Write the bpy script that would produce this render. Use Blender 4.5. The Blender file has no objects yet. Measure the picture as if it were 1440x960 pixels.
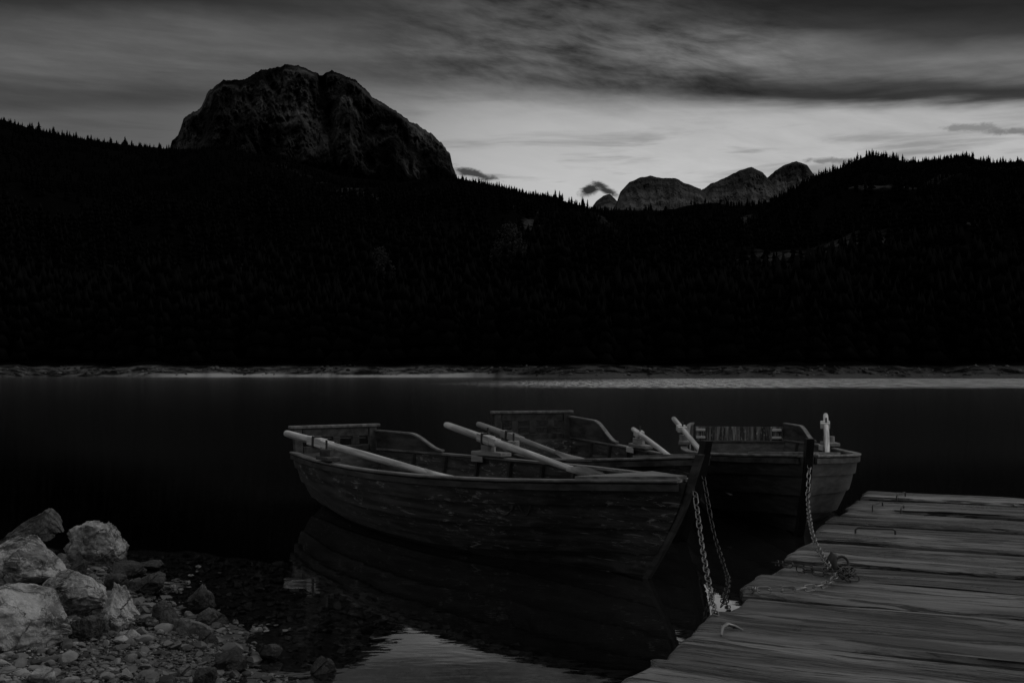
import bpy, bmesh, math, random
import numpy as np
from mathutils import Vector, Matrix
random.seed(7)
rng = np.random.default_rng(11)
S = bpy.context.scene
COL = S.collection

# ------------------------------------------------------------------ camera
F, H, HOR = 1500.0, 1.15, 524.0        # focal length in photo pixels, eye height over the water, horizon row
cd = bpy.data.cameras.new('camera'); cam = bpy.data.objects.new('camera', cd); COL.objects.link(cam)
cam.location = (0, 0, H); cam.rotation_euler = (math.radians(90), 0, 0)
cd.sensor_width = 36; cd.lens = F/1440*36; cd.shift_y = (HOR-480)/1440
cd.clip_start = 0.05; cd.clip_end = 30000
S.camera = cam

def at(px, py, Y):                      # a point at depth Y seen at photo pixel px, py
    return Vector(((px-720)/F*Y, Y, H+(HOR-py)/F*Y))

# ------------------------------------------------------------------ node helpers
class NT:
    def __init__(s, tree):
        s.t = tree; s.n = tree.nodes; s.l = tree.links
    def new(s, typ, **kw):
        n = s.n.new(typ)
        for k, v in kw.items(): setattr(n, k, v)
        return n
    def put(s, sock, v):
        if isinstance(v, bpy.types.NodeSocket): s.l.new(v, sock)
        elif v is not None: sock.default_value = v
    def m(s, op, a, b=None, c=None, clamp=False):
        n = s.new('ShaderNodeMath', operation=op, use_clamp=clamp)
        s.put(n.inputs[0], a)
        if b is not None: s.put(n.inputs[1], b)
        if c is not None: s.put(n.inputs[2], c)
        return n.outputs[0]
    def sm(s, x, a, b, lo=0.0, hi=1.0):  # smoothstep a..b -> lo..hi
        n = s.new('ShaderNodeMapRange', interpolation_type='SMOOTHSTEP')
        s.put(n.inputs[0], x); s.put(n.inputs[1], a); s.put(n.inputs[2], b); s.put(n.inputs[3], lo); s.put(n.inputs[4], hi)
        return n.outputs[0]
    def noise(s, vec, scale=1.0, detail=4.0, rough=0.55, dist=0.0):
        n = s.new('ShaderNodeTexNoise'); s.put(n.inputs['Vector'], vec)
        n.inputs['Scale'].default_value = scale; n.inputs['Detail'].default_value = detail
        n.inputs['Roughness'].default_value = rough; n.inputs['Distortion'].default_value = dist
        return n.outputs['Fac']
    def voro(s, vec, scale, feature='F1'):
        n = s.new('ShaderNodeTexVoronoi', feature=feature); s.put(n.inputs['Vector'], vec); n.inputs['Scale'].default_value = scale
        return n.outputs['Distance']
    def vscale(s, vec, sc, loc=(0, 0, 0)):
        n = s.new('ShaderNodeMapping'); s.put(n.inputs['Vector'], vec)
        n.inputs['Scale'].default_value = sc; n.inputs['Location'].default_value = loc
        return n.outputs[0]
    def vadd(s, a, b):
        n = s.new('ShaderNodeVectorMath', operation='ADD'); s.put(n.inputs[0], a); s.put(n.inputs[1], b); return n.outputs[0]
    def lerp(s, f, a, b):
        n = s.new('ShaderNodeMix', data_type='FLOAT'); s.put(n.inputs[0], f); s.put(n.inputs[2], a); s.put(n.inputs[3], b); return n.outputs[0]
    def ramp(s, x, pts):
        n = s.new('ShaderNodeValToRGB'); s.put(n.inputs[0], x)
        e = n.color_ramp.elements
        while len(e) > 1: e.remove(e[-1])
        e[0].position = pts[0][0]; e[0].color = (pts[0][1],)*3+(1,)
        for p, v in pts[1:]:
            q = e.new(p); q.color = (v, v, v, 1)
        b = s.new('ShaderNodeRGBToBW'); s.l.new(n.outputs[0], b.inputs[0]); return b.outputs[0]
    def grey(s, v):
        n = s.new('ShaderNodeCombineColor'); [s.put(n.inputs[i], v) for i in range(3)]; return n.outputs[0]
    def bump(s, h, strength=0.5, dist=0.01, normal=None):
        n = s.new('ShaderNodeBump'); s.put(n.inputs['Height'], h)
        s.put(n.inputs['Strength'], strength); s.put(n.inputs['Distance'], dist)
        if normal is not None: s.put(n.inputs['Normal'], normal)
        return n.outputs[0]

# ------------------------------------------------------------------ world: dusk sky under cloud
SKY_GAIN = 1.0
SUN_DIR = Vector((0.86, 0.12, 0.55)).normalized()
w = bpy.data.worlds.new('World'); S.world = w; w.use_nodes = True
N = NT(w.node_tree); N.n.clear()
tc = N.new('ShaderNodeTexCoord'); D = tc.outputs['Generated']
sp = N.new('ShaderNodeSeparateXYZ'); N.l.new(D, sp.inputs[0]); x, y, z = sp.outputs
a = N.m('ARCTAN2', x, y); e = N.m('ARCSINE', z)
n1 = N.noise(N.vscale(D, (3.5, 3.5, 20)), 1, 5, 0.55, 0.3)
n2 = N.noise(N.vscale(D, (6, 6, 64), (3, 1, 7)), 1, 8, 0.62, 0.2)
n3 = N.noise(N.vscale(D, (5, 5, 46), (9, 4, 2)), 1, 5, 0.6, 0.4)
cv = N.new('ShaderNodeCombineXYZ'); E0 = N.m('ARCTAN2', z, N.m('MAXIMUM', y, 0.25))
N.put(cv.inputs[0], N.m('MULTIPLY', a, 14.0)); N.put(cv.inputs[1], N.m('MULTIPLY', N.m('ADD', E0, N.m('MULTIPLY', a, 0.17)), 56.0)); N.put(cv.inputs[2], 3.3)
n4 = N.noise(cv.outputs[0], 1, 10, 0.62, 0.22)
n1c = N.m('SUBTRACT', n1, 0.5); n2c = N.m('SUBTRACT', n2, 0.5)
E = N.m('ARCTAN2', z, N.m('MAXIMUM', y, 0.25))
ew = N.m('ADD', N.m('ADD', E, N.m('MULTIPLY', n1c, 0.05)), N.m('MULTIPLY', n2c, 0.012))
rgt = N.sm(a, -0.12, 0.3)
ecl = N.m('ADD', 0.249, N.m('MULTIPLY', rgt, -0.001))
soft = N.lerp(rgt, 0.034, 0.009)
bright = N.sm(ew, N.m('ADD', ecl, soft), N.m('SUBTRACT', ecl, soft))
glow = N.sm(a, -0.34, 0.06, 0.105, 0.44)
glow = N.m('MULTIPLY', glow, N.sm(E, 0.27, 0.15, 0.92, 1.22))
streak = N.m('MULTIPLY', N.sm(n3, 0.52, 0.68), N.sm(E, 0.20, 0.235, 1.0, 0.35))
glow = N.m('MULTIPLY', glow, N.m('SUBTRACT', 1.0, N.m('MULTIPLY', streak, 0.42)))
wisp = N.m('MULTIPLY', N.m('SUBTRACT', n4, 0.5), N.sm(a, -0.05, 0.2, 0.15, 0.45))
glow = N.m('MULTIPLY', glow, N.m('ADD', 1.0, wisp))
leftband = N.m('MULTIPLY', N.sm(N.m('ABSOLUTE', N.m('SUBTRACT', ew, 0.253)), 0.016, 0.004), N.sm(a, -0.2, -0.32))
glow = N.m('MULTIPLY', glow, N.m('SUBTRACT', 1.0, N.m('MULTIPLY', leftband, 0.4)))
q = N.m('DIVIDE', N.m('SUBTRACT', ew, 0.2), 0.2, clamp=True)          # 0.2..0.4 rad
T = lambda rad: (rad-0.2)/0.2
deckR = N.ramp(q, [(T(.245), .034), (T(.260), .028), (T(.268), .055), (T(.275), .13), (T(.287), .155), (T(.297), .10), (T(.308), .035), (T(.33), .014), (T(.37), .02), (T(.4), .04)])
deckC = N.ramp(q, [(T(.24), .10), (T(.258), .06), (T(.272), .065), (T(.287), .065), (T(.30), .085), (T(.315), .065), (T(.335), .05), (T(.37), .04), (T(.4), .05)])
deckL = N.ramp(q, [(T(.235), .10), (T(.25), .055), (T(.262), .08), (T(.275), .105), (T(.30), .105), (T(.318), .08), (T(.335), .03), (T(.37), .03), (T(.4), .05)])
deck = N.lerp(N.sm(a, 0.04, 0.26), N.lerp(N.sm(a, -0.3, -0.08), deckL, deckC), deckR)
mott = N.lerp(N.m('MULTIPLY', N.sm(a, -0.2, 0.02), N.sm(a, 0.34, 0.12)), 0.14, 1.0)
deck = N.m('MULTIPLY', deck, N.m('ADD', 1.0, N.m('MULTIPLY', mott, N.m('MULTIPLY', N.m('SUBTRACT', n4, 0.5), 4.4))), clamp=False)
deck = N.m('MAXIMUM', deck, 0.008)
deck = N.m('MULTIPLY', deck, N.m('ADD', 1.0, N.m('MULTIPLY', n2c, 1.1)))
L = N.lerp(bright, deck, glow)
# a small dark cloud hanging by the far peaks and one by the big mountain's shoulder
wn = N.m('MULTIPLY', N.m('SUBTRACT', N.noise(N.vscale(D, (60, 60, 140)), 1, 7, 0.68, 0.3), 0.5), 2.6)
def puff(L, px, py, ra, re, v, tilt=0.0):
    a0 = math.atan((px-720)/F); e0 = math.atan((HOR-py)/F)
    da = N.m('DIVIDE', N.m('SUBTRACT', a, a0), ra)
    de = N.m('DIVIDE', N.m('SUBTRACT', N.m('ADD', E, N.m('MULTIPLY', N.m('SUBTRACT', a, a0), tilt)), e0), re)
    r = N.m('SQRT', N.m('ADD', N.m('MULTIPLY', da, da), N.m('MULTIPLY', de, de)))
    k = N.sm(N.m('ADD', r, wn), 1.25, 0.35)
    return N.lerp(k, L, v)
L = puff(L, 829, 268, .010, .0062, .02, -0.4)
L = puff(L, 850, 265, .012, .0045, .03, 0.5)
L = puff(L, 668, 245, .022, .0042, .05, 0.25)
L = puff(L, 1365, 180, .026, .004, .24, 0.0)
L = puff(L, 1440, 186, .03, .0035, .20, 0.0)
L = puff(L, 1180, 226, .03, .003, .22, 0.0)
# the cloud overhead and behind the viewer
over = N.sm(e, 0.36, 0.75, 0.04, 0.30)
over = N.m('MULTIPLY', over, N.m('ADD', 0.7, N.m('MULTIPLY', n1, 0.6)))
L = N.lerp(N.sm(e, 0.34, 0.46), L, over)
back = N.sm(y, 0.25, -0.2)
L = N.lerp(back, L, N.m('MULTIPLY', N.sm(e, 0.0, 0.9, 0.12, 0.26), N.m('ADD', 0.7, N.m('MULTIPLY', n1, 0.6))))
L = N.m('MULTIPLY', L, SKY_GAIN)
sky = N.new('ShaderNodeTexSky', sky_type='NISHITA'); sky.sun_disc = False
sky.sun_elevation = math.asin(SUN_DIR.z); sky.sun_rotation = math.atan2(SUN_DIR.x, SUN_DIR.y)
bw = N.new('ShaderNodeRGBToBW'); N.l.new(sky.outputs[0], bw.inputs[0])
bgA = N.new('ShaderNodeBackground'); N.l.new(N.grey(bw.outputs[0]), bgA.inputs[0]); bgA.inputs[1].default_value = 0.05
bgB = N.new('ShaderNodeBackground'); N.l.new(N.grey(L), bgB.inputs[0]); bgB.inputs[1].default_value = 1.0
mx = N.new('ShaderNodeMixShader'); mx.inputs[0].default_value = 0.96
N.l.new(bgA.outputs[0], mx.inputs[1]); N.l.new(bgB.outputs[0], mx.inputs[2])
out = N.new('ShaderNodeOutputWorld'); N.l.new(mx.outputs[0], out.inputs[0])
w.cycles.sampling_method = 'MANUAL'; w.cycles.sample_map_resolution = 1024

sl = bpy.data.lights.new('sun', 'SUN'); sl.energy = 0.55; sl.angle = math.radians(45); sl.color = (1, .99, .98)
so = bpy.data.objects.new('sun', sl); COL.objects.link(so)
so.rotation_euler = SUN_DIR.to_track_quat('Z', 'Y').to_euler(); so.location = (20, 0, 20)

S.view_settings.view_transform = 'Standard'; S.view_settings.look = 'None'
S.view_settings.exposure = 0.0; S.view_settings.gamma = 1.0; S.view_settings.use_curve_mapping = False
S.render.engine = 'CYCLES'; S.cycles.use_denoising = True; S.cycles.max_bounces = 6
S.cycles.transparent_max_bounces = 8; S.cycles.caustics_reflective = False; S.cycles.caustics_refractive = False

# ------------------------------------------------------------------ noise in numpy
def _h(ix, iy, iz, seed):
    n = (ix*374761393 + iy*668265263 + iz*2147483647 + seed*974634777).astype(np.int64) & 0xFFFFFFFF
    n = ((n ^ (n >> 13))*1274126177) & 0xFFFFFFFF
    n = (n ^ (n >> 16)) & 0xFFFFFFFF
    return n/4294967295.0*2-1
def vnoise(p, seed=0):
    p = np.asarray(p, float); i = np.floor(p).astype(np.int64); f = p-i; f = f*f*f*(f*(f*6-15)+10)
    r = 0
    for dx in (0, 1):
        wx = f[..., 0] if dx else 1-f[..., 0]
        for dy in (0, 1):
            wy = f[..., 1] if dy else 1-f[..., 1]
            for dz in (0, 1):
                wz = f[..., 2] if dz else 1-f[..., 2]
                r = r + wx*wy*wz*_h(i[..., 0]+dx, i[..., 1]+dy, i[..., 2]+dz, seed)
    return r
def fbm(p, o=4, seed=0, gain=0.5):
    r, amp = 0, 1.0; p = np.asarray(p, float)
    for k in range(o):
        r = r + amp*vnoise(p, seed+k*17); p = p*2.03+5.1; amp *= gain
    return r
def ridged(p, o=5, seed=0, gain=0.55):
    r, amp = 0, 1.0; p = np.asarray(p, float)
    for k in range(o):
        r = r + amp*(1-2*np.abs(vnoise(p, seed+k*17))); p = p*2.1+3.7; amp *= gain
    return r
def stack(*c): return np.stack(np.broadcast_arrays(*c), -1)
def sstep(a_, b_, v):
    t = np.clip((v-a_)/(b_-a_), 0, 1); return t*t*(3-2*t)

# ------------------------------------------------------------------ mesh helpers
def link(name, verts, faces, mat, parent=None, smooth=None, loc=None):
    me = bpy.data.meshes.new(name)
    if isinstance(verts, np.ndarray) and isinstance(faces, np.ndarray):
        k = faces.shape[1]
        me.vertices.add(len(verts)); me.vertices.foreach_set('co', verts.astype(np.float32).ravel())
        me.loops.add(faces.size); me.loops.foreach_set('vertex_index', faces.astype(np.int32).ravel())
        me.polygons.add(len(faces)); me.polygons.foreach_set('loop_start', np.arange(0, faces.size, k, dtype=np.int32))
        me.update(calc_edges=True)
    else:
        me.from_pydata([tuple(v) for v in verts], [], faces)
    me.materials.append(mat)
    if smooth is not None:
        me.polygons.foreach_set('use_smooth', np.ones(len(me.polygons), bool))
        if smooth < 180: me.set_sharp_from_angle(angle=math.radians(smooth))
    me.update()
    o = bpy.data.objects.new(name, me); COL.objects.link(o)
    if parent is not None: o.parent = parent
    if loc is not None: o.location = loc
    return o
class MB:
    def __init__(s): s.v = []; s.f = []
    def add(s, vs, fs):
        b = len(s.v); s.v += [Vector(v) for v in vs]; s.f += [[i+b for i in f] for f in fs]
    def box(s, c, sz, M=None, bev=0.0):
        hx, hy, hz = (k/2 for k in sz)
        if bev <= 0:
            vs = [Vector((sx*hx, sy*hy, sz_*hz)) for sx in (-1, 1) for sy in (-1, 1) for sz_ in (-1, 1)]
            fs = [(0, 1, 3, 2), (4, 6, 7, 5), (0, 4, 5, 1), (2, 3, 7, 6), (0, 2, 6, 4), (1, 5, 7, 3)]
        else:
            bm = bmesh.new(); bmesh.ops.create_cube(bm, size=1)
            bmesh.ops.scale(bm, vec=(sz[0], sz[1], sz[2]), verts=bm.verts)
            bmesh.ops.bevel(bm, geom=bm.edges[:], offset=bev, segments=2, affect='EDGES', profile=0.6)
            bm.verts.index_update(); vs = [v.co.copy() for v in bm.verts]; fs = [[v.index for v in f.verts] for f in bm.faces]; bm.free()
        if M is not None: vs = [M @ v for v in vs]
        s.add([v+Vector(c) for v in vs], fs)
    def beam(s, p, q_, wd, ht, up=(0, 0, 1), bev=0.0):   # a bar of rectangular section
        p, q_ = Vector(p), Vector(q_); d = q_-p; L_ = d.length; d.normalize()
        sd = d.cross(Vector(up)); sd.normalize(); u = sd.cross(d)
        M = Matrix((d, sd, u)).transposed()
        s.box((p+q_)/2, (L_, wd, ht), M, bev)
    def tube(s, pts, rad, n=8, cap=True, up=None, flat=None):  # flat = (width, height) multipliers
        pts = [Vector(p) for p in pts]; k = len(pts)
        rad = rad if isinstance(rad, (list, tuple)) else [rad]*k
        ring = []; prev = None
        for i, p in enumerate(pts):
            d = (pts[min(i+1, k-1)]-pts[max(i-1, 0)]).normalized()
            if prev is None:
                ref = Vector(up) if up else (Vector((0, 0, 1)) if abs(d.z) < .9 else Vector((1, 0, 0)))
            else: ref = prev
            sd = d.cross(ref).normalized(); u = sd.cross(d).normalized(); prev = u
            fx, fy = (flat[i] if isinstance(flat, list) else flat) if flat else (1, 1)
            ring.append([p+sd*math.cos(2*math.pi*j/n)*rad[i]*fx+u*math.sin(2*math.pi*j/n)*rad[i]*fy for j in range(n)])
        vs = [v for r in ring for v in r]
        fs = [(i*n+j, i*n+(j+1) % n, (i+1)*n+(j+1) % n, (i+1)*n+j) for i in range(k-1) for j in range(n)]
        if cap: fs += [list(range(n))[::-1], [(k-1)*n+j for j in range(n)]]
        s.add(vs, fs)
    def sweep(s, pts, prof, side):    # closed section prof (list of (side, up)) swept along pts with given side vectors
        k = len(pts); n = len(prof); vs = []
        for p, sd in zip(pts, side):
            for (b, u) in prof: vs.append(Vector(p)+Vector(sd)*b+Vector((0, 0, u)))
        fs = [(i*n+j, i*n+(j+1) % n, (i+1)*n+(j+1) % n, (i+1)*n+j) for i in range(k-1) for j in range(n)]
        fs += [list(range(n))[::-1], [(k-1)*n+j for j in range(n)]]
        s.add(vs, fs)
    def build(s, name, mat, parent=None, smooth=None, loc=None, local=None):
        v = s.v if local is None else [p-Vector(local) for p in s.v]
        return link(name, v, s.f, mat, parent, smooth, loc if loc is not None else local)
def tag(o, label=None, cat=None, group=None, kind=None):
    for k, v in (('label', label), ('category', cat), ('group', group), ('kind', kind)):
        if v: o[k] = v
    return o
def empty(name, loc, rz=0.0):
    o = bpy.data.objects.new(name, None); COL.objects.link(o); o.location = loc; o.rotation_euler = (0, 0, rz); o.empty_display_size = .2
    return o

# ------------------------------------------------------------------ materials (a black and white world)
def mat(name, fn):
    m_ = bpy.data.materials.new(name); m_.use_nodes = True; n = NT(m_.node_tree); n.n.clear()
    o = n.new('ShaderNodeOutputMaterial'); b = n.new('ShaderNodeBsdfPrincipled'); n.l.new(b.outputs[0], o.inputs[0])
    fn(n, b); return m_
def setp(n, b, col, rough, nrm=None, spec=0.5, metal=0.0):
    n.put(b.inputs['Base Color'], n.grey(col)); n.put(b.inputs['Roughness'], rough)
    b.inputs['Specular IOR Level'].default_value = spec; b.inputs['Metallic'].default_value = metal
    if nrm is not None: n.l.new(nrm, b.inputs['Normal'])
def objvec(n):
    t = n.new('ShaderNodeTexCoord'); i = n.new('ShaderNodeObjectInfo')
    s_ = n.new('ShaderNodeVectorMath', operation='SCALE'); s_.inputs[0].default_value = (13, 7, 5); n.l.new(i.outputs['Random'], s_.inputs['Scale'])
    return n.vadd(t.outputs['Object'], s_.outputs[0]), i.outputs['Random']
def posvec(n): return n.new('ShaderNodeNewGeometry').outputs['Position']

def wood(name, lo, hi, rough=0.6, grain=(1.2, 22, 22), bumpd=0.004, spec=0.4):
    def f(n, b):
        v, r = objvec(n)
        g = n.noise(n.vscale(v, grain), 1, 7, 0.65, 0.4); k = n.noise(v, 3.0, 4, 0.6)
        c = n.lerp(n.sm(g, 0.32, 0.68), lo, hi)
        c = n.m('MULTIPLY', c, n.m('ADD', 0.6, n.m('MULTIPLY', k, 0.8)))
        setp(n, b, c, n.lerp(k, rough-.12, rough+.15), n.bump(g, 0.6, bumpd), spec)
    return mat(name, f)
M_OAR = wood('pale_oar_wood', .32, .78, .6, (2.2, 40, 40), .003)
M_OARDARK = wood('dark_oar_wood', .06, .14, .6, (1.5, 26, 26), .002)
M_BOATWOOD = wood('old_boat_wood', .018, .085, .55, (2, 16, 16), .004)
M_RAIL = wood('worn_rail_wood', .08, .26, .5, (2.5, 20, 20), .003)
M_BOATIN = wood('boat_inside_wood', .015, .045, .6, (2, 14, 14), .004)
M_THWART = wood('thwart_wood', .03, .10, .55, (14, 2, 14), .003)
M_POST = wood('stem_wood', .006, .02, .5, (14, 14, 2), .003)
M_BLOCK = wood('oarlock_wood', .16, .36, .6)
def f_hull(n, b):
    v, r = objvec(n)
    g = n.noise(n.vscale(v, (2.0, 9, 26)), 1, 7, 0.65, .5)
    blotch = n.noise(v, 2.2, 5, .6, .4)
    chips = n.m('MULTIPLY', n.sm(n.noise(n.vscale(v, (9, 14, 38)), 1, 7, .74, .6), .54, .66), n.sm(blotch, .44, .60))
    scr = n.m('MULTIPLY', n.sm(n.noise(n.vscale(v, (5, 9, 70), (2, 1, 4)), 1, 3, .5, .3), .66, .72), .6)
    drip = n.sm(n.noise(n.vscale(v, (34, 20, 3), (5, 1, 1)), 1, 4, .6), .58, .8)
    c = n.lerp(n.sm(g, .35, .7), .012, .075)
    c = n.m('MULTIPLY', c, n.m('ADD', .5, blotch))
    c = n.lerp(n.m('MULTIPLY', drip, .4), c, .05)
    c = n.lerp(n.m('MAXIMUM', chips, scr), c, .34)
    # slime and scum just above the waterline
    z_ = n.new('ShaderNodeSeparateXYZ'); n.l.new(v, z_.inputs[0])
    ps = n.new('ShaderNodeSeparateXYZ'); n.l.new(posvec(n), ps.inputs[0])
    low = n.m('MULTIPLY', n.sm(ps.outputs[2], .12, .02), n.sm(n.noise(v, 9, 4, .6), .45, .62))
    c = n.lerp(low, c, .07)
    h = n.m('ADD', g, n.m('MULTIPLY', chips, .6))
    setp(n, b, c, n.lerp(blotch, .38, .7), n.bump(h, .7, .004), .35)
M_HULL = mat('chipped_dark_hull_paint', f_hull)
def f_hullp(n, b):
    v, r = objvec(n)
    g = n.noise(n.vscale(v, (2.0, 9, 26)), 1, 7, 0.65, .5); blotch = n.noise(v, 2.6, 5, .6, .4)
    c = n.m('MULTIPLY', n.lerp(n.sm(g, .35, .7), .045, .12), n.m('ADD', .45, blotch))
    setp(n, b, c, n.lerp(blotch, .4, .65), n.bump(g, .6, .004), .35)
M_HULLC = mat('greyed_hull_paint', f_hullp)
def f_iron(n, b):
    v, r = objvec(n); k = n.noise(v, 30, 4, .6)
    setp(n, b, n.lerp(k, .02, .08), .55, n.bump(k, .4, .002), .5, .3)
M_IRON = mat('rusty_iron', f_iron)
def f_chain(n, b):
    v, r = objvec(n); k = n.noise(v, 40, 4, .6)
    setp(n, b, n.lerp(k, .12, .42), .42, None, .5, .6)
M_CHAIN = mat('worn_chain_steel', f_chain)
M_CHAIND = mat('dark_chain_steel', lambda n, b: setp(n, b, n.lerp(n.noise(objvec(n)[0], 40, 4, .6), .02, .09), .5, None, .5, .4))
M_STEEL = mat('bright_zinc', lambda n, b: setp(n, b, .85, .35, None, .8, .35))
def f_sheet(n, b):
    v, r = objvec(n); g = n.noise(n.vscale(v, (30, 34, 2)), 1, 5, .7, .3)
    k = n.noise(n.vscale(v, (8, 60, 22)), 1, 4, .6, .3)
    setp(n, b, n.m('ADD', n.lerp(n.sm(g, .42, .68), .03, .4), n.m('MULTIPLY', n.sm(k, .6, .68), .45)), .45, n.bump(g, .5, .004), .5)  # upright reflections in the sheet metal are painted into its colour as streaks
M_SHEET = mat('reflection_streaked_panel', f_sheet)

def f_dock(n, b):
    v, r = objvec(n)
    wv = n.noise(n.vscale(v, (1.0, 3, 3)), 1, 3, .5)
    sv = n.new('ShaderNodeCombineXYZ'); n.put(sv.inputs[1], n.m('MULTIPLY', wv, .22)); v2 = n.vadd(v, sv.outputs[0])
    g = n.noise(n.vscale(v2, (.9, 16, 16)), 1, 10, .72, .35)
    fine = n.noise(n.vscale(v2, (3.5, 90, 90)), 1, 5, .7, .2)
    stain = n.sm(n.noise(n.vscale(v2, (.55, 4.5, 4.5), (7, 3, 2)), 1, 9, .64, .5), .58, .42)
    lines = n.m('ABSOLUTE', n.m('SUBTRACT', n.noise(n.vscale(v2, (.55, 7.5, 7.5), (4, 2, 1)), 1, 7, .62, .3), .5))
    where = n.noise(n.vscale(v, (1.1, 4, 4), (8, 1, 3)), 1, 4, .6)
    crack = n.m('MULTIPLY', n.sm(lines, .034, .012), n.sm(where, .42, .50))
    lines2 = n.m('ABSOLUTE', n.m('SUBTRACT', n.noise(n.vscale(v2, (1.3, 26, 26), (1, 5, 3)), 1, 6, .65, .3), .5))
    crack = n.m('MAXIMUM', crack, n.m('MULTIPLY', n.m('MULTIPLY', n.sm(lines2, .022, .008), n.sm(where, .50, .40)), .7))
    knot = n.sm(n.voro(n.vscale(v, (1.1, 3.6, 3.6)), 1.0), .10, .04)
    wet = n.sm(n.noise(n.vscale(v, (.9, 3.0, 3.0), (1, 6, 2)), 1, 6, .62, .5), .50, .60)
    tone = n.m('ADD', .72, n.m('MULTIPLY', r, .56))
    c = n.lerp(n.sm(g, .34, .68), .12, .235)
    c = n.m('MULTIPLY', n.m('MULTIPLY', c, tone), n.m('ADD', .8, n.m('MULTIPLY', fine, .4)))
    c = n.m('MULTIPLY', c, n.m('SUBTRACT', 1.3, n.m('MULTIPLY', stain, .95)))
    c = n.lerp(n.m('MULTIPLY', wet, .55), c, .045)
    c = n.lerp(knot, c, .02)
    c = n.lerp(crack, c, .006)
    h = n.m('SUBTRACT', n.m('ADD', g, n.m('MULTIPLY', fine, .35)), n.m('MULTIPLY', crack, 1.6))
    setp(n, b, c, n.lerp(wet, .52, .26), n.bump(h, 1.0, .010), .7)
M_DOCK = mat('weathered_dock_planks', f_dock)
M_DOCKEND = mat('dark_dock_timber', lambda n, b: setp(n, b, n.lerp(n.noise(n.vscale(objvec(n)[0], (20, 20, 3)), 1, 5), .02, .07), .7))

def rockmat(name, lo, hi, rough=.75, wet=False, scale=1.0, spec=.35):
    def f(n, b):
        v, r = objvec(n)
        k = n.noise(v, 5*scale, 8, .62, .5); m_ = n.noise(v, 17*scale, 7, .7, .6); sp_ = n.noise(v, 60*scale, 3, .6)
        vein = n.sm(n.m('ABSOLUTE', n.m('SUBTRACT', n.noise(n.vscale(v, (1, 1, 1.8)), 6*scale, 6, .65, 1.4), .5)), .022, .004)
        crack = n.sm(n.voro(n.vadd(v, n.grey(n.m('MULTIPLY', m_, .12))), 7*scale, 'DISTANCE_TO_EDGE'), .025, .0)
        c = n.lerp(n.sm(k, .36, .66), lo, hi)
        c = n.m('MULTIPLY', c, n.m('ADD', .45, n.m('MULTIPLY', m_, 1.1)))
        lich = n.sm(n.noise(v, 9*scale, 6, .7, .9), .56, .66)
        c = n.lerp(n.m('MULTIPLY', lich, .4), c, hi*1.35)
        c = n.lerp(n.m('MULTIPLY', vein, .5), c, hi*1.4)
        c = n.lerp(n.m('MULTIPLY', crack, n.sm(k, .5, .62)), c, lo*.3)
        c = n.m('MULTIPLY', c, n.m('ADD', .75, n.m('MULTIPLY', sp_, .5)))
        h = n.m('ADD', n.m('ADD', k, n.m('MULTIPLY', m_, .8)), n.m('SUBTRACT', n.m('MULTIPLY', sp_, .25), n.m('MULTIPLY', crack, .5)))
        ps = n.new('ShaderNodeSeparateXYZ'); n.l.new(posvec(n), ps.inputs[0])
        wt = n.sm(n.m('ADD', ps.outputs[2], n.m('MULTIPLY', n.m('SUBTRACT', k, .5), .12)), .11, .05)     # damp foot of the stone
        c = n.lerp(wt, c, n.m('MULTIPLY', c, .38))
        setp(n, b, c, n.lerp(wt, rough, min(rough, .35)), n.bump(h, 1.0, .032/scale), spec)
    return mat(name, f)
M_ROCK = rockmat('limestone_boulder', .04, .52)
M_ROCKD = rockmat('wet_dark_stone', .028, .085, .36, spec=.5)
M_ROCKD2 = rockmat('dark_boulder', .045, .15)
M_ROCKP = rockmat('pale_stone_and_water_shine', .26, .42, .4)
def f_peb(n, b):
    p = posvec(n)
    at_ = n.new('ShaderNodeAttribute', attribute_name='tone', attribute_type='GEOMETRY')
    k = n.noise(p, 40, 5, .65)
    ps = n.new('ShaderNodeSeparateXYZ'); n.l.new(p, ps.inputs[0])
    wetz = n.sm(n.m('ADD', ps.outputs[2], n.m('MULTIPLY', n.m('SUBTRACT', n.noise(p, 2.5, 4, .6), .5), 0.10)), .085, .03)
    c = n.m('MULTIPLY', n.lerp(at_.outputs['Fac'], .04, .42), n.m('ADD', .5, k))
    c = n.lerp(wetz, c, n.m('MULTIPLY', c, .42))      # soaked stones are darker
    setp(n, b, c, n.lerp(wetz, .75, .35), n.bump(k, .6, .006), .4)
M_PEB = mat('beach_pebbles', f_peb)
def f_bed(n, b):
    p = posvec(n); v = n.voro(p, 16); k = n.noise(p, 6, 6, .65)
    setp(n, b, n.m('MULTIPLY', n.lerp(k, .012, .08), n.m('ADD', .5, v)), .8, n.bump(n.m('MULTIPLY', v, -1), .8, .03))
M_BED = mat('gravel_and_silt', f_bed)
SCARS = []
def scar(px, py, wpx, hpx):
    t = np.linspace(.02, 1, 400); X, d, z_ = hillz(np.full(400, float(px)), t); row = HOR-(z_-H)/d*F
    i = int(np.argmax(row <= py)); D_ = d[i]; SCARS.append((X[i], z_[i], wpx/F*D_, hpx/F*D_))
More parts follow.
